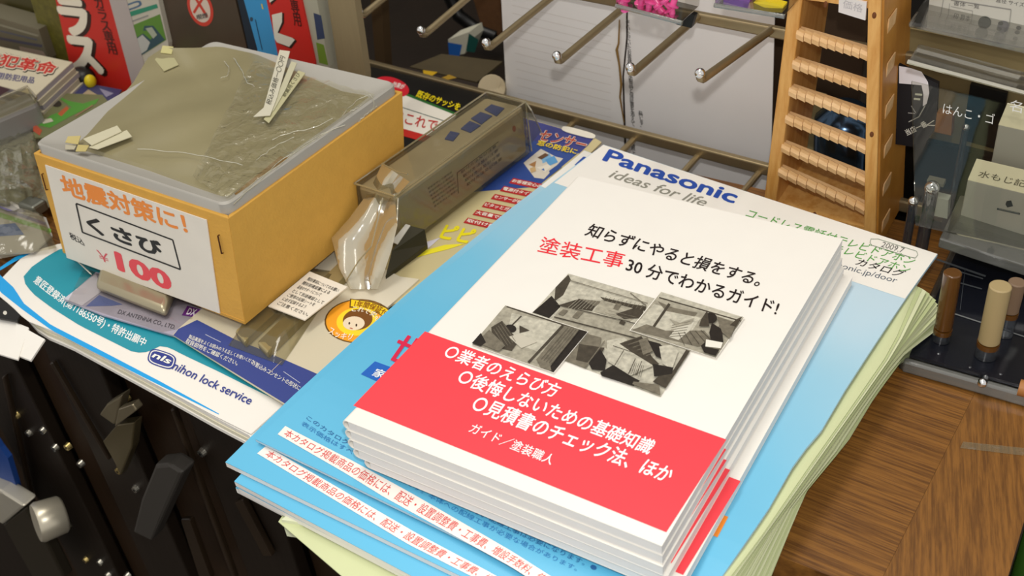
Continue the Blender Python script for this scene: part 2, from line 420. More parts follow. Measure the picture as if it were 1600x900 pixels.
# sepia house pictures
sky, pale, mid, drk, blk = '#b9b4a4', '#9f9a8a', '#6f695b', '#3f382e', '#211b15'
def sep(h): return mat('sepia_' + h.strip('#'), h, 0.45, noise=0.55, nscale=420)
sky, pale, mid, drk, blk = sep('#bcb7a6'), sep('#a19b8a'), sep('#736c5d'), sep('#443d32'), sep('#241e18')
def Ln(a, b, w=2): return linepts(a, b, w)
def hatch(a, b, c, d, n, col, w=0.8):
    return [(col, linepts(lerp(a, c, i / n), lerp(b, d, i / n), w)) for i in range(n + 1)]
big = [(sky, [(888, 428), (1100, 489), (1078, 552), (1032, 621), (883, 565), (793, 531), (832, 489)]),
 (pale, [(880, 475), (980, 505), (1060, 530), (1010, 565), (900, 530), (860, 505)]),
 (blk, [(832, 489), (862, 463), (876, 480), (858, 498)]), (drk, [(868, 450), (888, 430), (892, 438), (880, 462), (866, 472)]),
 (drk, [(872, 478), (905, 468), (935, 472), (925, 487), (890, 482)]), (mid, [(905, 468), (940, 472), (930, 480)]),
 (drk, [(938, 465), (985, 476), (1010, 480), (1008, 487), (945, 472)]), (pale, [(940, 470), (1000, 486), (985, 503), (928, 488)]),
 (drk, [(962, 492), (1005, 478), (1005, 498), (975, 500)]), (mid, [(963, 475), (972, 477), (966, 487), (958, 484)]),
 (mid, [(903, 487), (912, 489), (902, 500), (894, 497)]), (mid, [(880, 485), (888, 487), (880, 495), (872, 492)]), (drk, [(970, 502), (978, 505), (975, 510), (967, 507)]),
 (drk, Ln((866, 497), (1032, 540), 1.6)), (drk, Ln((870, 478), (1012, 512), 1.2)), (mid, Ln((890, 440), (1012, 476), 1.0)), (mid, Ln((985, 460), (1010, 480), 1.4)),
 (mid, [(883, 565), (918, 524), (940, 530), (935, 552), (915, 578)]), (drk, [(905, 540), (945, 546), (930, 572), (900, 565)]), (mid, Ln((945, 535), (915, 575), 1.5)),
 (blk, [(920, 570), (938, 548), (948, 565), (945, 582), (925, 580)]), (blk, [(938, 585), (960, 572), (985, 590), (1000, 598), (990, 606), (940, 590)]),
 (sky, [(948, 535), (975, 530), (1010, 560), (1020, 575), (985, 590), (950, 568)]),
 (drk, [(968, 540), (1002, 528), (1010, 540), (1018, 560), (1030, 572), (1022, 575), (985, 552)]), (mid, [(998, 535), (1012, 530), (1020, 552), (1005, 558)]),
 (blk, [(1012, 535), (1030, 540), (1046, 552), (1040, 566), (1025, 560)]), (sky, [(1030, 545), (1048, 542), (1060, 552), (1050, 580), (1035, 572)]),
 (drk, [(1072, 550), (1078, 552), (1040, 610), (1020, 600), (1030, 590), (1050, 585)]), (blk, [(1020, 572), (1052, 578), (1050, 588), (1022, 592)]), (mid, [(990, 600), (1030, 605), (1032, 621), (988, 604)]),
 *hatch((905, 470), (884, 488), (933, 475), (922, 487), 6, pale, 0.6), *hatch((948, 468), (942, 474), (1006, 481), (1000, 489), 9, mid, 0.6), *hatch((975, 540), (1002, 531), (1010, 562), (1016, 560), 5, mid, 0.8), *hatch((990, 572), (984, 590), (1006, 578), (1001, 597), 6, drk, 0.6), *hatch((950, 492), (995, 503), (942, 500), (985, 510), 2, mid, 0.5), (drk, Ln((993, 568), (982, 592), 1.2)), (drk, Ln((1003, 572), (994, 594), 1.0)), (drk, Ln((958, 548), (1000, 562), 1.0)), (drk, Ln((975, 555), (960, 580), 1.0))]
art(SB, Z, big, topbook, 'house_picture', layer=2, label='sepia picture of tiled houses with overhead wires')
wht = lambda q: ('#f1ece2', [lerp(p, np.mean(np.array(q, float), 0), -0.018) for p in q])
qb = [(1033, 459), (1162, 499), (1118, 562), (985, 519)]
art(SB, Z, [wht(qb), (pale, qb), (sky, [(1033, 459), (1162, 499), (1156, 508), (1028, 468)]), (drk, Ln((1030, 468), (1158, 505), 2)), (sky, [(1022, 478), (1095, 500), (1075, 530), (988, 517)]),
 (mid, [(1028, 474), (1052, 484), (1090, 492), (1085, 498), (1040, 489)]), (drk, Ln((1046, 478), (1016, 522), 4)), (mid, [(988, 519), (1010, 510), (1040, 520), (1100, 520), (1118, 540), (1090, 545)]),
 ('#c9c4b4', [(1045, 530), (1060, 512), (1085, 507), (1078, 520), (1060, 535)]), (pale, [(1046, 502), (1062, 508), (1085, 500), (1080, 510), (1058, 515)]),
 *hatch((1050, 512), (1078, 506), (1046, 530), (1070, 528), 5, mid, 0.7), *hatch((1095, 520), (1115, 540), (1060, 524), (1070, 545), 4, drk, 0.7), *hatch((1128, 505), (1120, 522), (1150, 512), (1142, 532), 4, drk, 0.7), (blk, ellipse((1110, 502), (10, 2), (-2, 8))), (drk, [(1095, 505), (1105, 490), (1108, 515), (1092, 515)]), (blk, [(1112, 510), (1128, 520), (1130, 540), (1112, 545), (1108, 525)]), (mid, [(1120, 500), (1150, 510), (1140, 535), (1128, 525)]),
 ('#e8e4d8', [(1103, 536), (1129, 541), (1126, 550), (1102, 547)]), (blk, [(1095, 546), (1102, 540), (1102, 548), (1124, 552), (1118, 562), (1100, 556)]), (drk, [(1150, 505), (1160, 500), (1150, 516), (1140, 514)])],
 topbook, 'worker_picture', layer=9, step=0.3, label='sepia picture of a worker by a wall')
qc = [(790, 480), (918, 521), (865, 585), (738, 541)]
art(SB, Z, [wht(qc), (pale, qc), (sky, [(800, 492), (878, 510), (840, 552), (790, 535)]), (drk, Ln((792, 482), (915, 522), 2)), (mid, [(882, 512), (918, 521), (865, 585), (838, 565)]),
 (blk, [(905, 518), (918, 522), (865, 585), (856, 581)]), (drk, Ln((880, 512), (826, 570), 4)), (drk, Ln((815, 497), (800, 512), 2)), (mid, [(838, 565), (858, 566), (862, 583), (845, 578)]),
 (blk, ellipse((798, 517), (9, 2), (-2, 6))), (drk, [(812, 512), (828, 520), (812, 524)]), (drk, [(768, 515), (785, 505), (800, 524), (812, 535), (800, 552), (770, 545)]), ('#c2bcab', [(795, 530), (812, 525), (840, 538), (815, 548)]), *hatch((772, 518), (790, 546), (786, 508), (806, 538), 4, mid, 0.8), *hatch((888, 516), (846, 566), (905, 521), (862, 574), 4, drk, 0.6), (mid, [(745, 540), (765, 520), (790, 545), (780, 554)]), (blk, [(738, 541), (752, 525), (760, 540), (752, 546)])],
 topbook, 'plasterer_picture', layer=9, step=0.3, label='sepia picture of a worker bent towards a wall')

# ------------------------------------------------------------------ catalogues under the booklets
def Hc(x, y):
    d = max(0.0, 0.045 - y); return 0.0332 - 1.6 * d * d
def Hk(k, th=0.0035): return lambda x, y: Hc(x, y) - k * th
def coons(S, left, right, nx, ny):
    """rows from the front (v=0) to the back, left and right edges as pixel polylines front -> back"""
    return [[S(*lerp(pl(left, j / ny), pl(right, j / ny), i / nx)) for i in range(nx + 1)] for j in range(ny + 1)]
Mblue = gradient('catalogue_blue_print', [(0.0, '#60b8de'), (0.24, '#78c0e0'), (0.46, '#a2cce0'), (0.62, '#c0d8e6'), (1.0, '#b4d2e4')], (0.35, 1.0, 0), (-0.05, -0.02, 0), 0.30)
def catalogue(k, left, right, label, th=0.0033, m=None, pages=M_page, group='blue electronics catalogues', name='product_catalogue', nx=16, ny=20):
    S = SH(Hk(k, 0.0035)); g = coons(S, left, right, nx, ny)
    a = np.array(g).reshape(-1, 3)
    t = thing(name, label, 'catalogue', (a[:, 0].mean(), a[:, 1].mean(), a[:, 2].min() - th), group)
    obj('cover', MB().slab(g, 0.0003), m or Mblue, t)
    g2 = [[np.array(p) - Z * 0.0004 for p in r] for r in g]
    obj('page_block', MB().slab(g2, th - 0.0006), pages, t)
    return t, S
rightE = [(1125, 905), (1200, 797), (1247, 714), (1282, 675), (1320, 610), (1370, 533), (1415, 466), (1465, 397)]
rightE0 = [(1056, 1003), (1125, 905), (1200, 797), (1247, 714), (1282, 675), (1320, 610), (1370, 533), (1415, 466), (1465, 397)]
c1, SC1 = catalogue(0, [(399, 686), (500, 592), (657, 452), (800, 336), (864, 284), (943, 226)], rightE0,
    'top blue and white electronics catalogue, lying directly under the painting guide booklets', th=0.0018, pages=mat('bluish_pages', '#b8d4e2', 0.6))
c2, SC2 = catalogue(1, [(352, 722), (447, 628), (575, 512), (648, 449), (795, 328), (845, 290), (913, 235)], [(1030, 1050), (1120, 912), (1200, 800), (1245, 718), (1318, 614), (1368, 538), (1440, 430)],
    'second blue electronics catalogue, its price stripe showing below the top one')
c3, SC3 = catalogue(2, [(366, 752), (470, 640), (790, 340), (905, 250)], [(1000, 1090), (1190, 815), (1360, 555), (1430, 445)],
    'third blue electronics catalogue down, only its front left corner showing')
Nb = [(c1, SC1), (c2, SC2), (c3, SC3)]
# blue printed areas
def whitearea(S, t, a, b): return band(S, Z, a, b, M_paper, t, 'white_title_area', layer=1, nx=16, ny=3)
whitearea(SC1, c1, [(866, 286), (1414, 467)], [(942.5, 226.5), (1464.5, 397)])
whitearea(SC2, c2, [(845, 291), (1367, 540)], [(912.5, 235.5), (1439, 430)])
# white unprinted title corner above the blue on the right
TC = lambda *a, **k: lettering(SC1, Z, *a, c1, **k)
TC('Panasonic', (940, 251), (1146, 319), (952, 233), '#1f4aa6', bold=0.035, layer=2)
TC('ideas for life', (950, 277), (1101, 324), (957, 264), '#8e8c80', bold=0.012, italic=0.35, layer=2)
TC('コードレス電話付テレビドアホン', (1163, 339), (1424, 415), (1173, 327), '#5aa04a', bold=0.01, layer=2)
TC('ワイヤレス子機付テレビドアホン', (1158, 350), (1417, 428), (1167, 339), '#5aa04a', bold=0.008, layer=2)
TC('カタログ', (1335, 414), (1408, 434), (1344, 404), '#1c1c1c', bold=0.01, layer=2)
TC('panasonic.jp/door', (1275, 412), (1398, 445), (1281, 402), '#5a6470', layer=2)
TC('2009.7', (1376, 386), (1410, 396), (1380, 378), '#6a6a66', layer=2)
pill = [(1361, 374), (1372, 374), (1432, 393), (1434, 399), (1430, 404), (1420, 402), (1362, 384), (1359, 380)]
art(SC1, Z, [('#8f9a8a', linepts(pill[i], pill[(i + 1) % len(pill)], 0.9)) for i in range(len(pill))], c1, 'printed_frame', 2)
lettering(SC2, Z, 'Panasonic', (897, 259), (1104, 327), (912, 245), '#1f4aa6', c2, bold=0.035, layer=3)
# price stripes with red words
Wb = ink('#f4ece4')
sU = [(446, 666), (462, 675), (550, 720), (650, 775), (800, 862), (880, 913), (960, 965)]
sL = [(434, 679), (455, 691), (540, 740), (600, 777), (700, 832), (800, 887), (890, 945), (940, 980)]
band(SC1, Z, sL, sU, Wb, c1, 'printed_stripe', layer=2, nx=40)
line = '本カタログ掲載商品の価格には、配送・設置調整費・工事費、増設手数料、使用済み商品の引き取り費等は含まれておりません。'
def inset(a, b, t0, t1, u, v, n=14):
    return [pl(a, t0 + (t1 - t0) * i / n) * (1 - u) + pl(b, t0 + (t1 - t0) * i / n) * u for i in range(n + 1)], [pl(a, t0 + (t1 - t0) * i / n) * (1 - v) + pl(b, t0 + (t1 - t0) * i / n) * v for i in range(n + 1)]
b_, t_ = inset(sL, sU, 0.012, 1.0, 0.16, 0.86); lettering_curve(SC1, Z, line[:44], b_, t_, '#d8403c', c1, bold=0.002, layer=3)
s2U = [(416, 697), (550, 775), (650, 833), (770, 897), (850, 945)]
s2L = [(402, 709), (540, 792), (640, 852), (745, 905), (830, 960)]
band(SC2, Z, s2L, s2U, Wb, c2, 'printed_stripe', layer=2, nx=40)
b_, t_ = inset(s2L, s2U, 0.02, 1.0, 0.16, 0.86); lettering_curve(SC2, Z, line[:35], b_, t_, '#d8403c', c2, bold=0.002, layer=3)
lettering_curve(SC1, Z, 'このカタログの記載内容は2009年7月現在のものです。配線工事は必要になります。●', [(478, 655), (520, 684), (600, 728), (700, 783), (800, 832), (930, 893)], [(482, 649), (524, 677), (604, 720), (704, 775), (804, 824), (934, 885)], '#23609a', c1, layer=2)
lettering_curve(SC1, Z, '表示価格はすべて希望小売価格です。本体への配線工事が必要な場合があります。', [(470, 664), (510, 690), (600, 738), (700, 795), (800, 846), (900, 893)], [(474, 658), (514, 683), (604, 730), (704, 787), (804, 838), (904, 886)], '#2a76b4', c1, layer=2)
TC('世', (603, 560), (648, 580), (631, 520), '#d81c4c', bold=0.02, layer=3)
art(SC1, Z, [('#1d62c0', [(564, 585), (586, 565), (664, 594), (642, 620)])], c1, 'printed_label', 2)
TC('家で外で', (580, 588), (650, 612), (590, 576), '#eef4f8', bold=0.02, layer=4)
art(SC1, Z, [('#ee8a24', [(1117, 801), (1138, 808), (1121, 840), (1100, 832)])], c1, 'printed_label', 2)

# green-paged catalogue whose pages fan out at the right
fanT = [(1120, 930), (1186, 845), (1262, 735), (1330, 640), (1396, 545), (1436, 455)]
fanB = [(1196, 925), (1262, 765), (1325, 690), (1368, 618), (1408, 564), (1458, 535)]
fanI = [(1125, 905), (1200, 797), (1247, 714), (1282, 675), (1320, 610), (1370, 533), (1415, 466), (1430, 449)]
arc = [(1437, 450), (1455, 461), (1467, 480), (1471, 502), (1467, 522), (1457, 537)]
gcat = thing('fanned_catalogue', 'thick catalogue with pale green pages curling out at the right of the pile', 'catalogue', (0.14, 0.10, 0.0002))
gl = [(440, 812), (560, 700), (780, 480), (930, 330)]; gr = [(1170, 925), (1240, 775), (1310, 670), (1385, 560), (1425, 480)]
g = [[at(*lerp(pl(gl, j / 12), pl(gr, j / 12), i / 10), 0.012) for i in range(11)] for j in range(13)]
obj('page_block', MB().slab(g, 0.0113), mat('pale_green_page_edges', '#dfe3c2', 0.7, noise=0.12, nscale=30, stretch=(1, 1, 80)), gcat)
NP = 26
M_green2 = mat('pale_green_paper_b', '#bcc592', 0.65, noise=0.05, nscale=40); M_green3 = mat('pale_green_paper_c', '#d6dab2', 0.65, noise=0.05, nscale=40)
for k in range(NP):
    u = k / (NP - 1)
    zin = 0.0290 - 0.024 * u; zout = 0.0300 - 0.028 * u ** 1.15
    rows = []
    for j in range(15):
        v = j / 14
        inn = pl(fanI, v) + np.array([-4, 0])
        out = pl([lerp(fanT[i], fanB[i], u) for i in range(5)] + [pl(arc, u)], v) + np.array([1.6, 0.6]) * (((k * 7) % 5) / 2 - 1) * (0.4 + 1.6 * v)
        r = []
        P0 = at(*inn, zin); P1 = at(*out, zout)
        for i in range(7):
            s = i / 6; p = lerp(P0, P1, s); p[2] = zin + (zout - zin) * s ** 1.8 + 0.0015 * math.sin(math.pi * s) * (1 - u)
            r.append(p)
        rows.append(r)
    obj('page', MB().grid(rows), (M_green, M_green2, M_green3)[k % 3], gcat, smooth=True, recalc=False)
cl = [[at(1420, 538, 0.004), at(1436, 532, 0.007), at(1452, 537, 0.006)], [at(1428, 548, 0.002), at(1440, 545, 0.004), at(1448, 548, 0.003)], [at(1438, 560, 0.0012), at(1441, 559, 0.002), at(1443, 557, 0.0015)]]
obj('curled_page', MB().grid(cl), mat('mint_page', '#c8d8bc', 0.6), gcat, smooth=True, recalc=False)
# loose pale green sheet peeking at the front left of the pile
lg = [at(435, 815, 0.010), at(540, 905, 0.010), at(640, 960, 0.010), at(700, 800, 0.010), at(445, 800, 0.010)]
tag(obj('green_sheet', MB().prism(lg, (0, 0, -0.0006)), M_green), 'loose pale green sheet peeking from under the front left of the blue catalogues', 'paper')
# supports under the third catalogue (more of the same catalogues)
for q, (dz, dx) in enumerate([(0.0105, 0.0), (0.0145, 6), (0.0185, -4)]):
    left = [(372 + dx, 762), (475 + dx, 650), (790, 350), (905, 262)]; right = [(980, 1080), (1170, 825), (1330, 585), (1400, 470)]
    S = SH(lambda x, y, dz=dz: Hc(x, y) - dz); g = coons(S, left, right, 10, 14); a = np.array(g).reshape(-1, 3)
    t = thing('product_catalogue', ['fourth', 'fifth', 'bottom'][q] + ' blue catalogue in the pile, a thin blue edge at the front left', 'catalogue', (a[:, 0].mean(), a[:, 1].mean(), a[:, 2].min() - 0.0035), 'blue electronics catalogues')
    obj('cover', MB().slab(g, 0.0004), mat('sky_blue_cover', '#6cc2e8', 0.4), t)
    obj('page_block', MB().slab([[np.array(p) - Z * 0.0005 for p in r] for r in g], 0.0030), M_page, t)

# ------------------------------------------------------------------ lock maker's flyer and sheets beneath it
def Hf(x, y):
    d = max(0.0, 0.055 - y); return 0.0095 - 1.5 * d * d
SF = SH(Hf)
flL = [(-14, 452), (18, 478), (40, 500), (90, 520), (170, 562), (250, 604), (330, 647), (392, 678)]
flR = [(40, 396), (95, 380), (160, 375), (240, 400), (330, 440), (410, 500), (470, 550), (492, 588)]
fly = thing('lock_service_flyer', 'white flyer with teal panel, cyan swoosh and lock service name, under the cardboard box', 'flyer', (-0.2, 0.05, 0.008))
g = [[SF(*lerp(pl(flL, i / 30), pl(flR, i / 30), j / 14)) for i in range(31)] for j in range(15)]
obj('sheet', MB().slab(g, 0.0006), M_paper, fly)
teal = [(37, 432), (40, 446), (55, 462), (82, 482), (125, 509), (175, 534), (205, 549), (222, 552), (232, 550), (240, 544), (250, 541), (264, 543), (287, 555), (340, 580), (400, 610), (435, 628), (470, 600), (430, 560), (380, 520), (260, 430), (160, 385), (110, 380), (88, 393), (62, 407), (45, 420)]
def artS(S, polys, parent, name='printed_picture', layer=1):
    return art(S, Z, polys, parent, name, layer)
# teal area as a warped strip so that it follows the sheet
tb = [(37, 432), (40, 446), (55, 462), (82, 482), (125, 509), (175, 534), (205, 549), (222, 552), (234, 549), (250, 541), (264, 543), (287, 555), (340, 580), (400, 610), (440, 629)]
tt = [(50, 417), (70, 403), (92, 390), (120, 384), (160, 382), (200, 392), (260, 415), (320, 440), (380, 480), (420, 515), (460, 560), (478, 590)]
band(SF, Z, tb, tt, ink('#1f93a6'), fly, 'teal_panel', nx=40, ny=10)
band(SF, Z, [(-10, 442), (0, 456), (38, 486), (82, 517), (130, 542), (225, 590), (342, 648)], [(-2, 428), (22, 450), (37, 474), (80, 508), (162, 550), (250, 596), (342, 646.5)], ink('#11a0e6'), fly, 'cyan_swoosh', nx=40, ny=2)
band(SF, Z, [(0, 423), (25, 408), (48, 396)], [(0, 418), (22, 403), (47, 391)], ink('#11a0e6'), fly, 'cyan_swoosh', nx=6, ny=1)
lettering_curve(SF, Z, '意匠登録済(第1186550号)・特許出願中', [(50, 443), (93, 476), (128, 499), (178, 524), (224, 544)], [(60, 430), (100, 462), (138, 484), (186, 508), (231, 530)], '#f2f6f4', fly, bold=0.02, layer=2)
lc = np.array([253, 561.5]); ln_ = []
def pillpts(c, a, b, sx_=1.0, sy_=1.0, n=28):
    out = []
    for i in range(n):
        q = 2 * math.pi * i / n; x = math.copysign(abs(math.cos(q)) ** 0.6, math.cos(q)); y = math.copysign(abs(math.sin(q)) ** 0.6, math.sin(q))
        out.append(np.array(c) + np.array(a) * x * sx_ + np.array(b) * y * sy_)
    return out
art(SF, Z, [('#2c3a8c', pillpts(lc, (21, 7), (-4, 12))), ('#f0eee6', pillpts(lc, (21, 7), (-4, 12), 0.90, 0.86)), ('#2c3a8c', pillpts(lc, (21, 7), (-4, 12), 0.83, 0.74))], fly, 'round_logo', 2)
lettering(SF, Z, 'nls', (237, 559), (266, 571), (241, 550), '#f4f2ea', fly, bold=0.03, italic=0.2, layer=5)
lettering(SF, Z, 'nihon lock service', (268, 577), (391, 634), (273, 564), '#2c3a8c', fly, bold=0.015, italic=0.3, layer=3)
# the little pile of sheets below the flyer
for q in range(3):
    off = 6 + q * 8
    a = [(p[0] + 2 + q * 3 + 18 * (1 - i / 7), p[1] + off - (0 if i else 0)) for i, p in enumerate(flL[1:] + [(400, 690)])]
    S = SH(lambda x, y, q=q: Hf(x, y) - 0.0010 - 0.0026 * q)
    b = [(60, 420), (110, 402), (180, 400), (250, 430), (330, 470), (400, 520), (440, 560), (470, 600)]
    g = [[S(*lerp(pl(a, i / 20), pl(b, i / 20), j / 6)) for i in range(21)] for j in range(7)]
    o = obj('paper_sheaf', MB().slab(g, 0.0022), M_cream if q == 1 else M_paper)
    tag(o, ['white sheaf of papers directly under the lock service flyer', 'cream sheaf of papers, middle layer under the lock service flyer', 'white bottom sheaf of papers overhanging the counter under the flyer'][q], 'paper', 'papers under the flyer')

# sheets at far left, curled over the edge
t = tag(obj('white_leaflet', MB().prism([at(-60, 470, 0.004), at(45, 512, 0.004), at(28, 562, 0.0), at(-60, 535, 0.0)], (0, 0, -0.001)), M_paper), 'white leaflet hanging over the counter edge at the far left', 'leaflet')
t = tag(obj('white_leaflet', MB().prism([at(25, 505, 0.0048), at(70, 530, 0.003), at(48, 563, 0.0), at(22, 553, 0.0)], (0, 0, -0.0012)), M_paper), 'folded leaflet corner tucked beside the cream papers at the far left', 'leaflet')
t = tag(obj('black_tag', MB().prism([at(-10, 462, 0.0075), at(39, 482, 0.0075), at(27, 501, 0.0075), at(-10, 494, 0.0075)], (0, 0, -0.002)), M_black, bevel=0.0006), 'small black plastic tag with a white dot on the far left leaflet', 'tag')
art(SZ(0.0075), Z, [('#d8d4c8', ellipse((8, 489), (3, 1), (-1, 3), 10))], t, 'printed_dot', 1)

# ------------------------------------------------------------------ cards and blister packs on the counter
# alarm card with indigo foot, sticker and blister with two bars
SK = SZ(0.0130)
kc = thing('sensor_blister_card', 'beige product card with indigo foot band and round yellow guarantee sticker', 'package', at(430, 520, 0.0105))
Q = [(420, 395), (700, 372), (455, 634), (272, 527)]
obj('card', MB().prism([SK(270, 523), SK(279, 513), SK(430, 385), SK(545, 392), SK(625, 432), SK(655, 436), SK(600, 485), SK(455, 634), SK(449, 634)], (0, 0, -0.0012)), gradient('beige_card_print', [(0, '#c9bfa6'), (0.5, '#d6cdb4'), (0.8, '#e0d8c4'), (1, '#cdbb88')], (0.6, 1, 0), (-0.16, 0.03, 0), 0.2), kc)
art(SK, Z, [('#34458c', [(271, 524), (279, 514), (308, 500), (370, 532), (400, 543), (497, 585), (454, 633), (449, 633)])], kc, 'indigo_band', 1)
lettering(SK, Z, '製品裏面をよくお読みのうえ正しくお使いください', (294, 529), (400, 571), (297, 523), '#e6e4dc', kc, bold=0.015, layer=2)
lettering(SK, Z, '取扱説明をご確認ください。', (289, 536), (370, 572), (293, 529), '#e6e4dc', kc, bold=0.015, layer=2)
lettering(SK, Z, 'の差込みコンセントの形状に', (392, 570), (467, 611), (396, 563), '#e6e4dc', kc, bold=0.01, layer=2)
art(SK, Z, [('#b8bcd0', linepts((321, 523), (345, 535), 1.0)), ('#b8bcd0', linepts((443, 581), (469, 599), 1.0)), ('#c8b8b0', linepts((420, 585), (440, 565), 0.8))], kc, 'printed_line', 2)
# the blister with two tan bars and small text label
for q, (a, b, wd) in enumerate([((374, 526), (470, 436), 11), ((409, 543), (560, 395), 11), ]):
    d = np.array(b, float) - np.array(a, float); d /= np.linalg.norm(d); m = np.array([-d[1], d[0]])
    obj('metal_bar', MB().prism([at(*(np.array(a) + m * wd), 0.018), at(*(np.array(b) + m * wd), 0.018), at(*(np.array(b) - m * wd), 0.018), at(*(np.array(a) - m * wd), 0.018)], (0, 0, -0.0048)), mat('tan_metal', '#a89a70', 0.38, metal=0.5, noise=0.1), kc, bevel=0.0012)
    a2 = at(a[0], a[1], 0.0184)
obj('text_label', MB().prism([at(419, 478, 0.0216), at(484, 424, 0.0216), at(543, 448, 0.0216), at(476, 500, 0.0216)], (0, 0, -0.0007)), ink('#efe8da'), kc)
SKL = SZ(0.0216)
for q, s in enumerate(['開封事前についてのお願い', '開封前確認書による', '返金のサポートについて', 'として別途確認として', 'ご使用の記録シートを', 'に必ず記録するよう', 'ご注意ください。']):
    a = lerp((479, 434), (429, 474), q / 6.4); lettering(SKL, Z, s, tuple(a + np.array([0, 4])), tuple(a + np.array([48 - (q % 3) * 6, 23 - (q % 3) * 3])), tuple(a + np.array([4.5, -1])), '#2a2622', kc, bold=0.01, layer=1)
# sticker
yc = np.array([561, 502.])
fx, fy = np.array([48, 8.]), np.array([-14, 31.])
art(SK, Z, [('#6a4a18', ellipse(yc, fx * 1.08, fy * 1.08, 32)), ('#fba826', ellipse(yc, fx * 1.03, fy * 1.03, 32)),
  ('#6a4a18', [(547, 467), (580, 471), (604, 480), (613, 490), (606, 500), (590, 490), (566, 483), (546, 481)]), ('#fcd81e', [(549, 468.5), (580, 473), (603, 482), (611, 490), (605, 498), (589, 488), (566, 481), (548, 479)]),
  ('#ffdf30', ellipse(yc + (-2, 1), fx * 0.66, fy * 0.70, 28)), ('#7a4a18', ellipse(yc + (-2, -2), fx * 0.46, fy * 0.52, 28)), ('#f2e0c4', ellipse(yc + (-8, 4), fx * 0.34, fy * 0.34, 24)),
  ('#3a2410', ellipse(yc + (-15, 4), (1.4, 0.3), (-0.4, 2.2), 10)), ('#3a2410', ellipse(yc + (-4, 7), (1.4, 0.3), (-0.4, 2.2), 10)), ('#c06a50', ellipse(yc + (-12, 12), (2.6, 0.8), (-0.4, 0.8), 10))], kc, 'round_sticker', 1)
lettering_curve(SK, Z, '1年間保証付', [(553, 480), (575, 483), (590, 489), (602, 496)], [(556, 470), (580, 474), (597, 480), (608, 488)], '#8a4a10', kc, bold=0.01, layer=5)
lettering_curve(SK, Z, 'これで安心', [(549, 488), (566, 489), (582, 495), (590, 506)], [(552, 479), (570, 481), (590, 490), (598, 500)], '#fff4e0', kc, bold=0.015, layer=5)
lettering_curve(SK, Z, 'スッキリ', [(513, 522), (530, 531), (548, 533)], [(517, 511), (533, 521), (553, 523)], '#fff4e0', kc, bold=0.02, layer=5)
g = quadgrid(lambda x, y: at(x, y, 0.0200), [(440, 398), (535, 412), (436, 556), (352, 525)], 8, 8)
for j in range(9):
    for i in range(9):
        if i in (0, 8) or j in (0, 8): g[j][i] = g[j][i] - Z * 0.0066
        else: g[j][i] = g[j][i] + Z * 0.0008 * math.sin(3 * i + 2 * j)
obj('blister', MB().grid(g), M_shell, kc, smooth=True, recalc=False)

# window sensor card: indigo with houses, red words, yellow title
SW = SZ(0.0118)
wc = thing('window_sensor_card', 'indigo window sensor card with drawn houses and red caption bars beside the white catalogue', 'package', at(830, 260, 0.0106))
Wq = [(728, 168), (905, 212), (1010, 250), (640, 500), (560, 440)]
obj('card', MB().prism([SW(800, 178), SW(930, 216), SW(940, 222), SW(860, 300), SW(690, 452), SW(600, 480), SW(540, 420), SW(700, 300)], (0, 0, -0.0011)), ink('#cdbf90'), wc)
polys = [('#3a3f84', [(800, 179), (928, 216), (918, 228), (905, 240), (800, 215)]), ('#2f4b92', [(800, 212), (905, 238), (876, 262), (840, 292), (740, 300)]), ('#d8cfc0', [(818, 255), (845, 233), (868, 245), (880, 248), (850, 280), (835, 278)]),
 ('#7fb2d8', [(845, 245), (858, 240), (864, 248), (848, 256)]), ('#e8e0d0', [(838, 262), (858, 258), (852, 270)]), ('#a87848', [(826, 258), (838, 252), (836, 262)]), ('#5a9cd0', [(852, 250), (866, 244), (872, 254), (858, 260)]), ('#e8e0d0', [(844, 262), (856, 257), (862, 262), (850, 270)]), ('#6a4a30', [(840, 247), (852, 240), (858, 243), (846, 250)]), ('#c8a878', [(828, 264), (836, 261), (838, 268), (830, 271)]), ('#3a6ab0', [(846, 266), (850, 264), (851, 268)]), ('#284a90', [(858, 268), (872, 258), (878, 262), (860, 276)]), ('#e8e2d2', pillpts((904, 208), (26, 7), (-2, 4.5)))]
art(SW, Z, polys, wc, 'printed_picture', 1)
lettering(SW, Z, 'CP-11', (889, 207), (917, 216), (891, 201), '#3a3f84', wc, bold=0.01, layer=5)
lettering(SW, Z, 'センサー', (838, 220), (912, 237), (848, 203), '#f0e0c8', wc, bold=0.06, layer=5)
lettering(SW, Z, 'センサー', (839, 219), (911, 236), (849, 204), '#b43a24', wc, bold=0.02, layer=6)
lettering(SW, Z, '窓の防犯に', (838, 228), (900, 243), (842, 220), '#f0d01c', wc, bold=0.03, layer=7)
yl = [((800, 283), (842, 287)), ((792, 294), (834, 300)), ((776, 306), (826, 314)), ((762, 319), (815, 329)), ((748, 332), (803, 342)), ((734, 344), (790, 352)), ((716, 343), (776, 360))]
capt = ['お客様安心の', '電源付タイプ', 'センサーが検知', 'ピタッとガード', '大音量で威嚇', '取付け簡単', '工事不要']
for q in range(6):
    a = np.array([797 - 14.2 * q, 285 + 12.4 * q]); b = a + (48 + q * 2, 9 + 0.6 * q)
    art(SW, Z, [('#b8282a', [a + (5, -6.5), b + (5, -5.5), b + (-1, 2.5), a + (-2, 1.5)])], wc, 'caption_bar', 2)
    lettering(SW, Z, capt[q], tuple(a + (2, 0)), tuple(b + (0, 0.5)), tuple(a + (5.5, -5)), '#f0e4d8', wc, bold=0.03, layer=3)
lettering(SW, Z, 'ピピッ', (684, 374), (756, 388), (698, 350), '#f0e01c', wc, bold=0.05, layer=3)
art(SW, Z, [('#f2e430', [(636, 407), (660, 393), (695, 383), (728, 381), (700, 390), (668, 398)]), ('#d9d4e0', [(668, 378), (688, 372), (670, 388), (652, 396)])], wc, 'yellow_swoosh', 2)

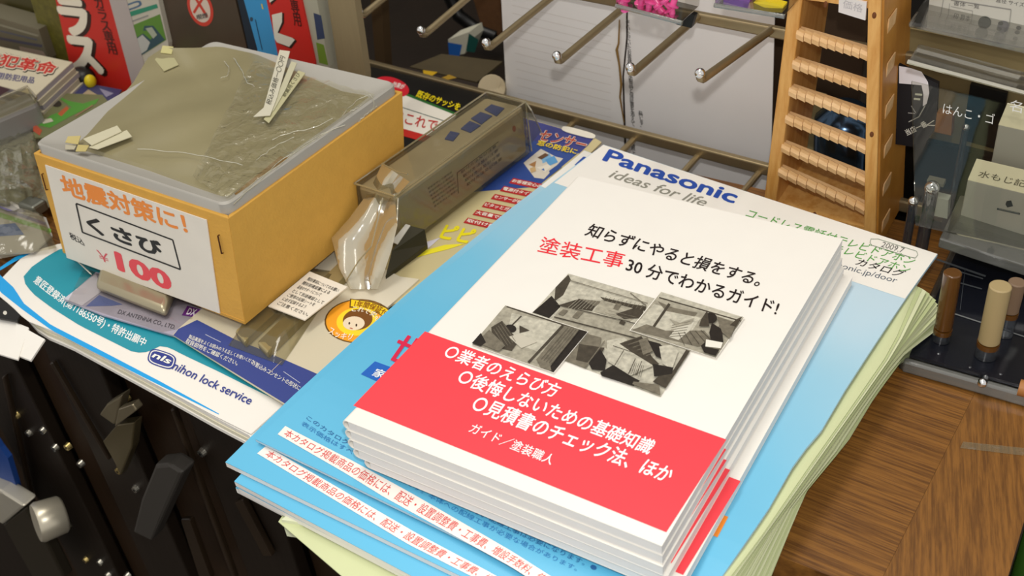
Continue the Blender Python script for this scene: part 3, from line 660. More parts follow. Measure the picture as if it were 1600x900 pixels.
# antenna card under the box
SA = SZ(0.0118)
ac = thing('antenna_blister_card', 'lilac grey antenna card with a silver device, under the front of the cardboard box', 'package', at(230, 470, 0.0105))
obj('card', MB().prism([SA(100, 468), SA(150, 425), SA(330, 470), SA(330, 490), SA(276, 526), SA(215, 508), SA(160, 492)], (0, 0, -0.0010)), ink('#a9a4b6'), ac)
art(SA, Z, [('#5b6aa4', [(134, 479), (155, 461), (192, 476), (175, 478)]), ('#cbc8d4', [(100, 467), (150, 428), (160, 455), (128, 478)]), ('#6c2a86', [(284, 493), (293, 478), (314, 484), (305, 496)])], ac, 'printed_picture', 1)
lettering(SA, Z, 'DX ANTENNA CO., LTD.', (183, 491), (272, 516), (187, 484), '#3a3844', ac, bold=0.0, layer=2)
lettering(SA, Z, 'DX', (291, 492), (304, 494.5), (296, 482), '#e8e0ec', ac, bold=0.03, layer=4)
dv = [at(158, 405, 0.0195), at(272, 448, 0.0195), at(256, 484, 0.0195), at(147, 442, 0.0195)]
dlo = [np.array([p[0], p[1], 0.0122]) for p in dv]
obj('silver_device', MB().hexa([dlo[i] for i in (3, 2, 1, 0)], [dv[i] for i in (3, 2, 1, 0)]), mat('champagne_metal', '#b3a98e', 0.33, metal=0.75), ac, bevel=0.0030, smooth=True)
g = quadgrid(lambda x, y: at(x, y, 0.0135), [(130, 415), (330, 470), (272, 522), (104, 468)], 8, 6)
for j in range(7):
    for i in range(9): g[j][i] = g[j][i] + Z * (0.0016 * math.sin(2.1 * i) * math.sin(1.7 * j) - (0.0016 if i in (0, 8) or j in (0, 6) else 0))
obj('plastic_cover', MB().grid(g), M_cardfilm, ac, smooth=True, recalc=False)
tag(obj('white_string', MB().tube([at(103, 393, 0.0116), at(120, 407, 0.0118), at(143, 429, 0.0130)], 0.0004, 6), ink('#e8e4d8')), 'short white string on the teal flyer at the box corner', 'string')

# grey alarm unit in a clear blister, lying diagonally
A = at(823, 238, 0.014); B = at(664, 366, 0.014)
def solve_z(P, px, py):
    best = None
    for i in range(400):
        z = i * 0.0005; q = RM @ (np.array([P[0], P[1], z]) - CAM); u, v = 800 + F * q[0] / q[2], 450 + F * q[1] / q[2]
        e = abs(v - py)
        if best is None or e < best[0]: best = (e, z, u)
    return best
zt = solve_z(A, 821, 159)[1]
C0 = at(617, 307, zt)        # front end of the long top edge
C1 = at(821, 159, zt); C2 = at(760, 144, zt); C3 = at(597, 256, zt) if False else C0 + (C2 - C1)
dirL = norm3(C1 - C0)
pk = thing('alarm_blister_pack', 'grey alarm unit with blue buttons in a clear blister, behind the cardboard box', 'package', (float((C0[0] + C1[0]) / 2), float((C0[1] + C1[1]) / 2), 0.0135))
top = [C0, C1, C2, C3]
cen = sum(top) / 4
def shr(p, k): return cen + (p - cen) * k
dev_t = [shr(p, 0.97) for p in top]
for p in dev_t: p[2] = zt - 0.0025
zb_ = 0.0150
Md = mat('grey_alarm_plastic', '#c2b6a0', 0.42, noise=0.22, nscale=30, metal=0.15)
Mds = mat('olive_alarm_side', '#7a7361', 0.4, noise=0.3, nscale=25, metal=0.3)
obj('alarm_body', MB().hexa([np.array([p[0], p[1], zb_]) for p in dev_t], dev_t), [Md], pk, bevel=0.002)
zdt = zt - 0.0025; SD = SZ(zdt + 0.0001)
for q, pts in enumerate([[(757, 172), (768, 164), (788, 170), (776, 182)], [(736, 186), (751, 176), (769, 182), (752, 195)], [(720, 202), (734, 190), (751, 197), (735, 208)], [(695, 218), (704, 206), (718, 209), (708, 221)]]):
    obj('blue_button', MB().prism([SD(*p) + Z * 0.0006 for p in pts], (0, 0, -0.001)), mat('blue_button_plastic', '#3d4f9c', 0.35), pk)
nside = norm3(np.cross(dirL, Z)); nside = nside if np.dot(nside, CAM - C0) > 0 else -nside
SS = SP(dev_t[0], nside)
for q in range(6):
    a = np.array([668, 297 - 0.]) + np.array([2, 5.5]) * q; 
    lettering(SS, nside, '警報音停止位置確認', tuple(a + (0, 0)), tuple(a + (38, -27)), tuple(a + (0, -3.6)), '#4a463c', pk, layer=1)
for q in range(4):
    a = np.array([720, 272.]) + np.array([3, 6.5]) * q
    lettering(SS, nside, '取付方法及び注意', tuple(a), tuple(a + (55, -42)), tuple(a + (0, -5)), '#3a332a', pk, bold=0.01, layer=1)
art(SS, nside, [('#3a332a', linepts((714, 270), (779, 221), 1)), ('#3a332a', linepts((714, 270), (716, 302), 1)), ('#a02018', ellipse((803, 201), (3, 0), (0, 5), 12))], pk, 'printed_frame', 1)
# the clear shell
shell = MB(); lo = [np.array([p[0], p[1], 0.0138]) for p in top]
ext = [lo[0] - dirL * 0.004, lo[1] + dirL * 0.002, lo[2] + dirL * 0.002, lo[3] - dirL * 0.004]
shell.add(ext + top, [(4, 5, 6, 7), (0, 1, 5, 4), (1, 2, 6, 5), (2, 3, 7, 6), (3, 0, 4, 7)])
obj('clear_shell', shell, M_shell, pk, bevel=0.0022)
# rolled edges of the shell that catch the light
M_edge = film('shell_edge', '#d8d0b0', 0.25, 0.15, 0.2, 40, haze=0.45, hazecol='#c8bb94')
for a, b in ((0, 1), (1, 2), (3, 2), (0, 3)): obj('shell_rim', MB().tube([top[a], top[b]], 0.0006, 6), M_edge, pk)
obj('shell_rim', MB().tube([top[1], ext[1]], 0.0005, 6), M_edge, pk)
# hanging triangle at the back end
obj('shell_flap', MB().poly([at(822, 160, zt), at(845, 205, 0.03), at(826, 230, 0.016)]), M_shell, pk, recalc=False)
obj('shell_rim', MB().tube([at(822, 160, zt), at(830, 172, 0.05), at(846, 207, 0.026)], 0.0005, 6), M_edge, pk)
# wrinkled tail of plastic
tl = [(597, 256), (576, 300), (545, 342), (518, 372), (530, 420), (548, 452)]
tr = [(640, 284), (617, 309), (621, 352), (612, 390), (598, 432), (590, 452)]
zl = [0.055, 0.045, 0.036, 0.030, 0.022, 0.0155]; zr = [0.060, zt - 0.003, 0.045, 0.034, 0.022, 0.0155]
rows = []
for j in range(21):
    v = j / 20; f = v * 5; i0 = min(4, int(f)); k = f - i0
    a = lerp(tl[i0], tl[i0 + 1], k); b = lerp(tr[i0], tr[i0 + 1], k); za = zl[i0] * (1 - k) + zl[i0 + 1] * k; zb2 = zr[i0] * (1 - k) + zr[i0 + 1] * k
    r = []
    for i in range(13):
        u = i / 12; p = lerp(a, b, u); z = za * (1 - u) + zb2 * u + 0.0022 * math.sin(7 * u + 2 * v) * math.sin(math.pi * u) + 0.0003 * math.sin(17 * u + 8 * v)
        r.append(at(p[0], p[1], max(0.0145, z)))
    rows.append(r)
obj('plastic_tail', MB().grid(rows), film('crinkled_film', '#eeeade', 0.07, 0.16, 0.25, 25, haze=0.66, hazecol='#d6cfba'), pk, smooth=True, recalc=False, label='crinkled clear plastic tail of the blister')
for pp, zz in (([(598, 309), (590, 345), (580, 385), (560, 408), (540, 440)], (0.052, 0.042, 0.032, 0.026, 0.018)), ([(597, 256), (620, 268), (637, 272)], (0.058, 0.060, 0.062)), ([(622, 310), (620, 352)], (0.050, 0.043))):
    obj('fold_edge', MB().tube([at(a, b, z + 0.001) for (a, b), z in zip(pp, zz)], 0.00045, 6), M_edge, pk)
# dark foot bracket sticking out of the blister's end
bt = [at(602, 432, 0.0150), at(668, 382, 0.0165), at(664, 358, 0.026), at(640, 352, 0.030), at(612, 392, 0.022)]
obj('mounting_bracket', MB().prism(bt, (0, 0, -0.0030)), mat('dark_olive_metal', '#3e3a2a', 0.35, metal=0.5), pk, bevel=0.0006)
SBk = SZ(0.0285)
obj('white_tag', MB().prism([at(612, 377, 0.0310), at(634, 350, 0.0310), at(641, 352, 0.0310), at(621, 381, 0.0310)], (0, 0, -0.0006)), ink('#cfccc4'), pk)

# black, white and red flyer behind the box
SR = SZ(0.006)
bf = thing('sash_flyer', 'black and white flyer with yellow and red words between the box and the blister', 'flyer', at(680, 170, 0.005))
obj('sheet', MB().prism([SR(560, 100), SR(740, 140), SR(800, 165), SR(780, 210), SR(700, 270), SR(560, 240)], (0, 0, -0.0008)), ink('#14110d'), bf)
art(SR, Z, [('#efe9dc', [(560, 118), (628, 143), (715, 178), (690, 222), (560, 188)]), ('#2c6a2c', [(628, 143), (716, 178), (714, 181), (628, 147)]), ('#2b4a44', linepts((628, 168), (696, 190), 1.2)), ('#c22a22', [(560, 183), (632, 202), (700, 221), (694, 231), (560, 193)]), ('#d02030', ellipse((612, 136), (27, 8), (-4, 14), 24))], bf, 'printed_picture', 1)
lettering(SR, Z, '既存のサッシを', (649, 152), (716, 174), (655, 141), '#f0d818', bf, bold=0.03, layer=3)
lettering(SR, Z, 'ここにこれで', (578, 180), (681, 206), (583, 163), '#c23028', bf, bold=0.015, layer=3)
lettering(SR, Z, '効果が', (612, 136), (630, 141), (616, 128), '#f4ece4', bf, bold=0.02, layer=4)

# ------------------------------------------------------------------ cardboard box with grey liner
ZC, ZBX = 0.083, 0.0198
ct = [at(52, 239, ZC), at(357, 341, ZC), at(629, 143, ZC)]; ct.append(ct[0] + ct[2] - ct[1])
cb = [at(99, 395, ZBX), at(383, 507, ZBX)]; cb.append(cb[1] + (ct[2] - ct[1]) * 0.98); cb.append(cb[0] + cb[2] - cb[1])
bx = thing('cardboard_box', 'open yellow cardboard box with a paper price sign stapled to its front', 'box', sum(cb) / 4)
th = 0.0022; cc = sum(ct) / 4; cbm = sum(cb) / 4
def inn(p, c, k=th):
    d = np.array(c) - np.array(p); d[2] = 0; return np.array(p) + d / np.linalg.norm(d) * k * 1.45
for i in range(4):
    j = (i + 1) % 4
    obj('side_wall', MB().hexa([cb[i], cb[j], inn(cb[j], cbm), inn(cb[i], cbm)], [ct[i], ct[j], inn(ct[j], cc), inn(ct[i], cc)]), M_card, bx, bevel=0.0004)
obj('bottom_panel', MB().prism([p + Z * 0.002 for p in cb], (0, 0, -0.002)), M_card, bx)
# liner
ZL = 0.0895
lo = [inn(p, cc, 0.0016) for p in ct]; lo = [p + np.array([0, 0, 0.0]) for p in lo]
lt = [np.array([p[0], p[1], ZL]) for p in lo]
def ring(f, n=7):  # rounded-corner outline from 4 corners
    out = []
    for i in range(4):
        a, b, c = f[i - 1], f[i], f[(i + 1) % 4]
        r = 0.006; p = b + norm3(a - b) * r; q = b + norm3(c - b) * r
        for k in range(n):
            t = k / (n - 1); out.append((1 - t) ** 2 * p + 2 * t * (1 - t) * b + t * t * q)
    return out
R0 = ring([np.array([p[0], p[1], ZC - 0.02]) for p in lo]); R1 = ring([p - Z * 0.001 for p in lt]); R2 = ring([inn(p, cc, 0.0010) for p in lt])
R3 = ring([inn(p, cc, 0.012) - Z * 0.0045 for p in lt]); R4 = ring([inn(p, cc, 0.030) - Z * 0.0075 for p in lt]); n = len(R0)
m = MB(); m.add(R0 + R1 + R2 + R3 + R4, [(r * n + i, r * n + (i + 1) % n, (r + 1) * n + (i + 1) % n, (r + 1) * n + i) for r in range(4) for i in range(n)])
obj('grey_liner', m, M_grey, bx, smooth=True)
# front sign
fn = norm3(np.cross(ct[1] - cb[0], ct[0] - cb[1])); fn = fn if np.dot(fn, CAM - ct[0]) > 0 else -fn
SX = SP((ct[0] + ct[1] + cb[0] + cb[1]) / 4, fn)
lift = 0.0008
def SXs(x, y): return SX(x, y) + fn * lift
obj('price_sign', MB().prism([SX(72, 257) + fn * lift, SX(324, 343) + fn * lift, SX(345, 489) + fn * lift, SX(106, 402) + fn * lift], -fn * 0.0006), mat('sign_paper', '#e4ddd0', 0.6), bx)
X = lambda *a, **k: lettering(SXs, fn, *a, bx, **k)
X('地震対策に！', (101, 303), (297, 366), (93, 270), '#f09040', bold=0.035, layer=1)
rc = [(121, 317), (272, 374), (284, 420), (131, 362)]
art(SXs, fn, [('#22201e', linepts(rc[i], rc[(i + 1) % 4], 2.2)) for i in range(4)], bx, 'printed_frame', 1)
X('くさび', (141, 360), (260, 404), (133, 333), '#22201e', bold=0.05, layer=1)
X('税込', (112, 372), (135, 384), (109, 361), '#22201e', bold=0.02, layer=1)
X('￥', (157, 405), (175, 412), (152, 389), '#d8505a', layer=1)
X('100', (186, 421), (273, 456), (179, 390), '#e84c56', bold=0.055, layer=1)
for a, b in (((68, 271), (75, 296)), ((343, 367), (349, 395))):
    pa, pb_ = SX(*a) + fn * 0.0012, SX(*b) + fn * 0.0012
    obj('staple', MB().tube([pa - fn * 0.001, pa, pb_, pb_ - fn * 0.001], 0.0004, 6), mat('dark_staple', '#5a3418', 0.4, metal=0.6), bx)
# plastic bag of wedges in the box
bo = [(205, 127), (228, 88), (252, 72), (300, 72), (345, 70), (400, 82), (470, 112), (540, 142), (585, 150), (578, 160), (548, 180), (460, 240), (356, 313), (300, 293), (230, 264), (150, 240), (112, 228), (130, 212)]
BZ = 0.0868
bpts = [at(x, y, BZ) for x, y in bo]; bc = sum(bpts) / len(bpts)
rows = []
NR = 26
for r in range(NR + 1):
    t = r / NR; row = []
    for i in range(96):
        q = pl(bo + [bo[0]], i / 96); e = at(q[0], q[1], BZ)
        ex = 0.0065 * max(0.0, 1 - abs((i / 96 if i < 60 else i / 96 - 1) - 0.10) / 0.16); e = at(q[0], q[1], BZ + ex); p = bc + (e - bc) * (t ** 0.8); x, y = p[0] * 100, p[1] * 100
        h = ex * t * t + 0.0022 * (1 - t ** 2.2) + (0.0004 * math.sin(0.5 * x + 0.9 * y) + 0.0003 * math.sin(1.3 * x - 0.7 * y + 1)) * (1 - t ** 6)
        row.append(np.array([p[0], p[1], BZ + h - (0.003 if r == NR else 0)]))
    rows.append(row + [row[0]])
bag = tag(obj('plastic_bag', MB().grid(rows), M_bag, smooth=True, recalc=False), 'olive plastic bag of wedges filling the open cardboard box', 'bag')
def on_bag(px, py, h=0.0032): return at(px, py, BZ + h)
# clear crinkled wrap over the bag's right half, with crease highlights
wr = quadgrid(lambda x, y: at(x, y, BZ + 0.0040), [(395, 95), (586, 147), (357, 312), (300, 276)], 24, 24)
for j in range(25):
    for i in range(25): wr[j][i] = wr[j][i] + Z * (0.0006 * math.sin(1.9 * i + 0.7 * j) + 0.0005 * math.sin(0.9 * i - 1.3 * j))
obj('brown_sliver', MB().prism([at(366, 302, BZ + 0.0022), at(438, 244, BZ + 0.0022), at(450, 246, BZ + 0.0022), at(372, 306, BZ + 0.0022)], (0, 0, -0.0005)), ink('#8a6a3c'), bag)
obj('clear_wrap', MB().grid(wr), film('wrap_film', '#fbfaf4', 0.03, 0.08, 1.0, 70, haze=0.14, hazecol='#c8c2a4'), bag, smooth=True, recalc=False)
Mcr = film('crease_highlight_film', '#e8e4c8', 0.30, 0.15, 0.4, 60, haze=0.6, hazecol='#f2eed4')  # pale colour of the thin tubes that stand in for wrinkle highlights
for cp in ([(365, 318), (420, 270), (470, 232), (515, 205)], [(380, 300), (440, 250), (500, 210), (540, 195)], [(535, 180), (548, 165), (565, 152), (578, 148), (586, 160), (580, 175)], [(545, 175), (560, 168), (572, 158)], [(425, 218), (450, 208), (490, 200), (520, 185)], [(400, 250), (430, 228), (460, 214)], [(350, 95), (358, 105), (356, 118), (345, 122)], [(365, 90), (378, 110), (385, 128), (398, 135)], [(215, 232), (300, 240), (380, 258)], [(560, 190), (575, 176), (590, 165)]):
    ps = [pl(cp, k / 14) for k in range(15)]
    obj('crease_highlight', MB().tube([on_bag(p[0] + 0.8 * math.sin(k * 2.1), p[1] + 0.8 * math.cos(k * 1.7), 0.0046) for k, p in enumerate(ps)], 0.00022, 5), Mcr, bag)
# paper tags and tape on the bag
def strip(name, pts, col, label, cat, h=0.0050, words=None, group=None, alpha=None):
    P = [at(x, y, BZ + h) for x, y in pts]
    o = obj(name, MB().prism(P, (0, 0, -0.0004)), ink(col))
    tag(o, label, cat, group); return o
a1 = strip('paper_tag', [(437, 78), (453, 80), (433, 152), (422, 180), (396, 182), (412, 168)], '#d2cdb8', 'longest upright paper tag with printed words on the bag in the box', 'tag', 0.0062, group='paper tags on the bag')
lettering(SZ(BZ + 0.0063), Z, '税込み価格一〇〇円', (423, 165), (446, 90), (415, 161), '#4a483e', a1, layer=1)
a2 = strip('paper_tag', [(455, 96), (464, 98), (446, 140), (428, 172), (420, 176), (436, 142)], '#c6c2a4', 'narrow middle paper tag half hidden beside the longest tag', 'tag', 0.0056, group='paper tags on the bag')
a3 = strip('paper_tag', [(466, 110), (477, 114), (452, 148), (420, 192), (412, 186), (440, 148)], '#bfba92', 'lowest slanting paper tag under the two others', 'tag', 0.0050, group='paper tags on the bag')
lettering(SZ(BZ + 0.0051), Z, '耐震用くさび', (446, 152), (470, 116), (440, 149), '#5a5842', a3, layer=1)
strip('paper_strip', [(130, 217), (183, 196), (190, 205), (143, 227)], '#cfc9ac', 'upper white paper strip at the left corner of the bag', 'paper strip', 0.0048)
strip('paper_strip', [(138, 230), (198, 203), (206, 213), (152, 233)], '#d0caac', 'lower white paper strip at the left corner of the bag', 'paper strip', 0.0040)
strip('tape_piece', [(106, 213), (126, 212), (122, 225), (102, 222)], '#c9b878', 'tan tape end at the far left corner of the bag', 'tape')
strip('tape_piece', [(102, 226), (120, 226), (116, 233), (102, 233)], '#b9b29a', 'dull grey tape end under the tan one', 'tape', 0.0036)
strip('tape_piece', [(122, 226), (139, 227), (134, 236), (118, 236)], '#c4b474', 'tan tape end holding the lower paper strip', 'tape', 0.0052)
strip('tape_piece', [(254, 71), (271, 73), (268, 84), (251, 82)], '#d0c88c', 'pale yellow tape end at the back edge of the bag', 'tape', 0.0052)
strip('tape_piece', [(248, 86), (268, 84), (279, 101), (256, 111), (242, 93)], '#b8b288', 'square of dull tape just below the pale yellow tape end', 'tape', 0.0042)

# ------------------------------------------------------------------ wire display rack with hooks
gz = 0.004
gA = at(820, 165, gz); gB = at(1190, 262, gz); gd = norm3(gB - gA); gn = np.array([gd[1], -gd[0], 0.0])
SG = SP(gA, gn)
wr_ = thing('wire_display_rack', 'bronze coloured wire rack with rows of prong hooks behind the counter', 'rack', (float(gA[0]), float(gA[1]), -0.2))
Mrod = mat('bronze_wire', '#a08f6e', 0.38, metal=0.7, noise=0.15)
def rbar(a, b, r, name='bar'):
    return obj(name, MB().tube([a, b], r, 10), Mrod, wr_)
obj('rail', MB().box((gA + gB) / 2 + gd * 0.02, (0.72, 0.005, 0.0075), (gd, -gn, Z)), Mrod, wr_, bevel=0.001)
u1 = SG(1080, 22); u2 = SG(1220, 54); zu = float((u1[2] + u2[2]) / 2)
obj('rail', MB().box(np.array([gA[0], gA[1], zu]) + gd * 0.12, (0.72, 0.005, 0.0065), (gd, -gn, Z)), Mrod, wr_, bevel=0.001)
for s in (-0.16, 0.36): rbar(gA + gd * s - gn * 0.004 - Z * 0.2, gA + gd * s - gn * 0.004 + Z * 0.3, 0.004, 'upright')
# hooks of the upper row: root on the rail, prong towards the shopper, tip bent up
hooks = [((985, 22), (868, 88)), ((1092, 34), (981, 109)), ((1205, 55), (1088, 118)), ((878, -6), (757, 70)), ((772, -28), (656, 46)), ((668, -50), (566, 31))]
for (rx, ry), (tx, ty) in hooks:
    r0 = SG(rx, ry); r0[2] = zu + 0.001; L = 0.092
    # find a direction near the rack's normal whose tip lands where the prong ends
    best = None
    for L in np.arange(0.06, 0.13, 0.002):
        for dz in np.arange(-0.01, 0.034, 0.002):
            p = r0 + gn * L + Z * dz; q = RM @ (p - CAM); e = (800 + F * q[0] / q[2] - tx - 9) ** 2 + (450 + F * q[1] / q[2] - ty - 5) ** 2
            if best is None or e < best[0]: best = (e, p)
    p = best[1]; d = norm3(p - r0)
    path = [r0, p - d * 0.004, p, p + d * 0.0028 + Z * 0.0015, p + d * 0.0035 + Z * 0.0045]
    hk = obj('hook', MB().tube(path, 0.0024, 10), Mrod, wr_, smooth=True)
    obj('tip', MB().ball(path[-1], 0.0029), M_chrome, hk, smooth=True)
for bx_, by_ in ((897, 190), (992, 213), (1092, 238), (1188, 266)):
    r0 = SG(bx_, by_); r0[2] = gz - 0.003; p = r0 + gn * 0.026 + Z * (-0.002)
    obj('hook', MB().tube([r0, p], 0.0022, 10), Mrod, wr_)
# white sheets behind the rack with faint rules and a column of small words
SPp = SP(gA - gn * 0.030, gn)
ps = tag(obj('notice_sheet', MB().prism([SPp(781, -40), SPp(978, -40), SPp(978, 60), SPp(972, 120), SPp(974, 200), SPp(980, 380), SPp(801, 330)], -gn * 0.0006), mat('thin_white_sheet', '#f2efec', 0.7, noise=0.05, nscale=20)), 'white ruled sheet hanging behind the hooks, left of the brown crack', 'paper')
for q in range(13):
    art(SPp, gn, [('#dcd6cf', linepts((800 + q * 0.8, 8 + q * 12.5), (955, 44 + q * 12.7), 0.7))], ps, 'ruled_line', 1)
ps2 = tag(obj('notice_sheet', MB().prism([SPp(981, -40), SPp(1212, -40), SPp(1200, 420), SPp(984, 380), SPp(978, 210), SPp(975, 120), SPp(981, 60)], -gn * 0.0006), mat('thin_white_sheet_b', '#efecea', 0.7, noise=0.06, nscale=14)), 'white sheet hanging behind the hooks, printed with columns of small black words', 'paper')
lettering(SPp, gn, '\n'.join('していただいたお客様には本製品と保証書を添えて'), (986, 196), (993, 197.5), (977, 25), '#3c3834', ps2, bold=0.010, layer=2)
lettering(SPp, gn, '\n'.join('お願いします。'), (1000, 198), (1007, 199.5), (997, 172), '#3c3834', ps2, bold=0.010, layer=2)
lettering(SPp, gn, '\n'.join('お買上げ日'), (988, 262), (995, 264), (985, 214), '#3c3834', ps2, bold=0.010, layer=2)
tag(obj('brown_thread', MB().tube([SPp(969, 30) + gn * 0.001, SPp(969, 66) + gn * 0.002, SPp(966, 76) + gn * 0.002, SPp(970, 100) + gn * 0.002, SPp(973, 130) + gn * 0.002, SPp(971, 150) + gn * 0.002, SPp(976, 190) + gn * 0.001], [0.0004, 0.0007, 0.001, 0.0007, 0.0009, 0.0007, 0.0004], 6), mat('brown_thread', '#8a6a34', 0.7)), 'thin brown torn strip hanging in the crack between the white sheets', 'strip')
obj('backing_panel', MB().box(gA - gn * 0.05 + gd * 0.11, (0.23, 0.004, 0.36), (gd, -gn, Z)), mat('brown_backing', '#3c2a18', 0.7), wr_)

# clear boxes hung on the rack: pink pins, purple and yellow pieces
def hung_case(corners, y, dep, label, name='clear_case'):
    S = SY(y); P = [S(*c) for c in corners]
    t = thing(name, label, 'case', sum(P) / 4 - Z * 0.02)
    m = MB(); back = [p + np.array([0, dep, 0]) for p in P]
    m.add(P + back, [(0, 1, 2, 3), (3, 2, 6, 7), (0, 4, 5, 1), (0, 3, 7, 4), (1, 5, 6, 2)])
    obj('clear_shell', m, M_cardfilm, t, bevel=0.001)
    obj('rim', MB().tube([P[3], P[2]], 0.0012, 8), M_acre, t)
    return t
pc = hung_case([(958, -40), (1073, -40), (1066, 36), (962, 9)], 0.262, 0.022, 'clear plastic case of bright pink push pins hanging at the top of the frame')
Mpk = mat('pink_plastic', '#ff62b4', 0.25, coat=0.4)
SPk = SY(0.270)
for i, (x, y) in enumerate([(976, 6), (1002, 0), (1014, 8), (1026, 2), (1032, 14), (1042, 6), (1050, 16), (1036, -8), (1054, 0), (1020, -6), (1006, -12), (980, -10)]):
    c = SPk(x, y); m = MB()
    a = norm3((random.uniform(-1, 1), random.uniform(-.4, .4), 1))
    m.tube([c - a * 0.0036, c - a * 0.0028, c - a * 0.0022, c + a * 0.0016, c + a * 0.0022, c + a * 0.0036], [0.0034, 0.0036, 0.0018, 0.0016, 0.0026, 0.0024], 12)
    o = obj('push_pin', m, Mpk, smooth=True); tag(o, 'bright pink push pin inside the hanging clear case', 'pin', 'pink push pins in the clear case')
yc_ = hung_case([(1118, -40), (1232, -40), (1226, 26), (1116, 8)], 0.262, 0.022, 'clear plastic case with purple and yellow pieces, hanging right of the pink one')
SPy = SY(0.272)
obj('purple_insert', MB().prism([SPy(1132, -20), SPy(1178, -20), SPy(1168, 13), SPy(1130, 3)], (0, 0.004, 0)), ink('#7c55b0'), yc_)
obj('yellow_insert', MB().prism([SPy(1160, 6), SPy(1196, 2), SPy(1224, 10), SPy(1222, 20), SPy(1166, 16)], (0, 0.006, 0)), ink('#ecd824'), yc_)
obj('black_clip', MB().prism([SY(0.30)(1080, 22), SY(0.30)(1086, 24), SY(0.30)(1080, 44), SY(0.30)(1056, 38)], (0, 0.004, 0)), M_black, wr_)

# ------------------------------------------------------------------ things in the dark behind
ct_ = thing('open_carton', 'dark open carton on the low shelf behind the counter', 'carton', at(700, 130, -0.03))
SQ = SZ(-0.012)
obj('flap', MB().prism([SQ(690, 84), SQ(785, 96), SQ(745, 128), SQ(640, 104)], (0, 0, -0.002)), mat('carton_olive', '#4a3f28', 0.7, noise=0.2), ct_)
obj('carton_body', MB().prism([SQ(600, 104), SQ(640, 106), SQ(745, 130), SQ(790, 150), SQ(760, 180), SQ(590, 150)], (0, 0, -0.03)), mat('carton_dark', '#281c12', 0.7, noise=0.3), ct_)
art(SQ, Z, [('#c8a020', [(661, 110), (684, 113), (672, 121), (662, 118)]), ('#a8842c', [(690, 122), (702, 117), (714, 122), (700, 125)])], ct_, 'printed_mark', 2)
obj('shelf_board', MB().box((-0.25, 0.48, -0.05), (1.1, 0.26, 0.012)), M_dark, ct_)
tag(obj('tape_roll', MB().tube([at(772, 140, -0.010), at(768, 138, 0.0), at(767, 137, 0.0), at(768, 139, -0.003)], [0.0105, 0.0105, 0.006, 0.0058], 20), mat('cream_tape', '#b8a888', 0.6), bevel=0.0005), 'cream tape roll lying beside the dark carton', 'tape')
Sb = SY(0.46)
bwb = tag(obj('blue_white_box', MB().prism([Sb(700, 62), Sb(733, 50), Sb(736, 62), Sb(726, 84), Sb(702, 88)], (0, 0.02, 0)), ink('#c8c4b0')), 'small blue and white box in the dark behind the hooks', 'box')
art(Sb, (0, -1, 0), [('#2460b0', [(700, 66), (722, 70), (718, 88), (702, 88)]), ('#1c5048', [(733, 52), (748, 62), (742, 82), (728, 80)])], bwb, 'printed_side', 1)
Sc = SY(0.50)
tag(obj('black_hose', MB().tube([Sc(690, -60), Sc(700, -10), Sc(716, 24), Sc(745, 46), Sc(776, 58)], 0.006, 10), M_black, smooth=True), 'black rubber hose curving behind the hooks', 'hose')
tag(obj('brown_board', MB().prism([Sc(722, -60), Sc(786, -60), Sc(786, 60), Sc(752, 40)], (0, 0.01, 0)), mat('brown_cork', '#5a3a1c', 0.8, noise=0.3, nscale=200)), 'brown board standing behind the hose', 'board')
tag(obj('wooden_upright', MB().prism([SY(0.42)(574, -60), SY(0.42)(592, -60), SY(0.42)(604, 140), SY(0.42)(590, 140)], (0, 0.01, 0)), mat('dim_wood', '#4e3a20', 0.7)), 'dim wooden upright left of the wire rack', 'post')

# ------------------------------------------------------------------ pine stamp rack
rk = thing('wooden_stamp_rack', 'pale wooden rack of sloping notched shelves standing behind the white catalogue', 'rack', (0.11, 0.31, 0))
yF, yB = 0.290, 0.343
def post(xb, xt, wd, name, m):
    zt_ = 0.215
    def x(z): return xb + (xt - xb) * z / 0.148
    lo = [(x(0), yF, 0.0), (x(0) + wd, yF, 0.0), (x(0) + wd, yB, 0.0), (x(0), yB, 0.0)]
    hi = [(x(zt_), yF, zt_), (x(zt_) + wd, yF, zt_), (x(zt_) + wd, yB, zt_), (x(zt_), yB, zt_)]
    return obj(name, MB().hexa(lo, hi), m, rk, bevel=0.0008)
xl0 = float(aty(1195, 300, yF)[0]); xl1 = float(aty(1232, 0, yF)[0])
xr0 = float(aty(1352, 370, yF)[0]); xr1 = float(aty(1359, 0, yF)[0])
def xof(x0, z0, x1, z1, z): return x0 + (x1 - x0) * (z - z0) / (z1 - z0)
zl0, zl1 = aty(1195, 300, yF)[2], aty(1232, 0, yF)[2]; zr0, zr1 = aty(1352, 370, yF)[2], aty(1359, 0, yF)[2]
fl = lambda z: xof(xl0, zl0, xl1, zl1, z); fr = lambda z: xof(xr0, zr0, xr1, zr1, z)
PW = 0.0072
def post2(f, name, m):
    zt_ = 0.215
    lo = [(f(0), yF, 0.0), (f(0) + PW, yF, 0.0), (f(0) + PW, yB, 0.0), (f(0), yB, 0.0)]; hi = [(f(zt_), yF, zt_), (f(zt_) + PW, yF, zt_), (f(zt_) + PW, yB, zt_), (f(zt_), yB, zt_)]
    return obj(name, MB().hexa(lo, hi), m, rk, bevel=0.0008)
post2(fl, 'left_post', M_pine); post2(fr, 'right_post', M_pine3)
obj('front_edge_strip', MB().hexa([(fr(0) - 0.0003, yF - 0.0022, 0), (fr(0) + PW - 0.001, yF - 0.0022, 0), (fr(0) + PW - 0.001, yF, 0), (fr(0) - 0.0003, yF, 0)], [(fr(.215) - 0.0003, yF - 0.0022, .215), (fr(.215) + PW - 0.001, yF - 0.0022, .215), (fr(.215) + PW - 0.001, yF, .215), (fr(.215) - 0.0003, yF, .215)]), M_pine, rk, bevel=0.0006)
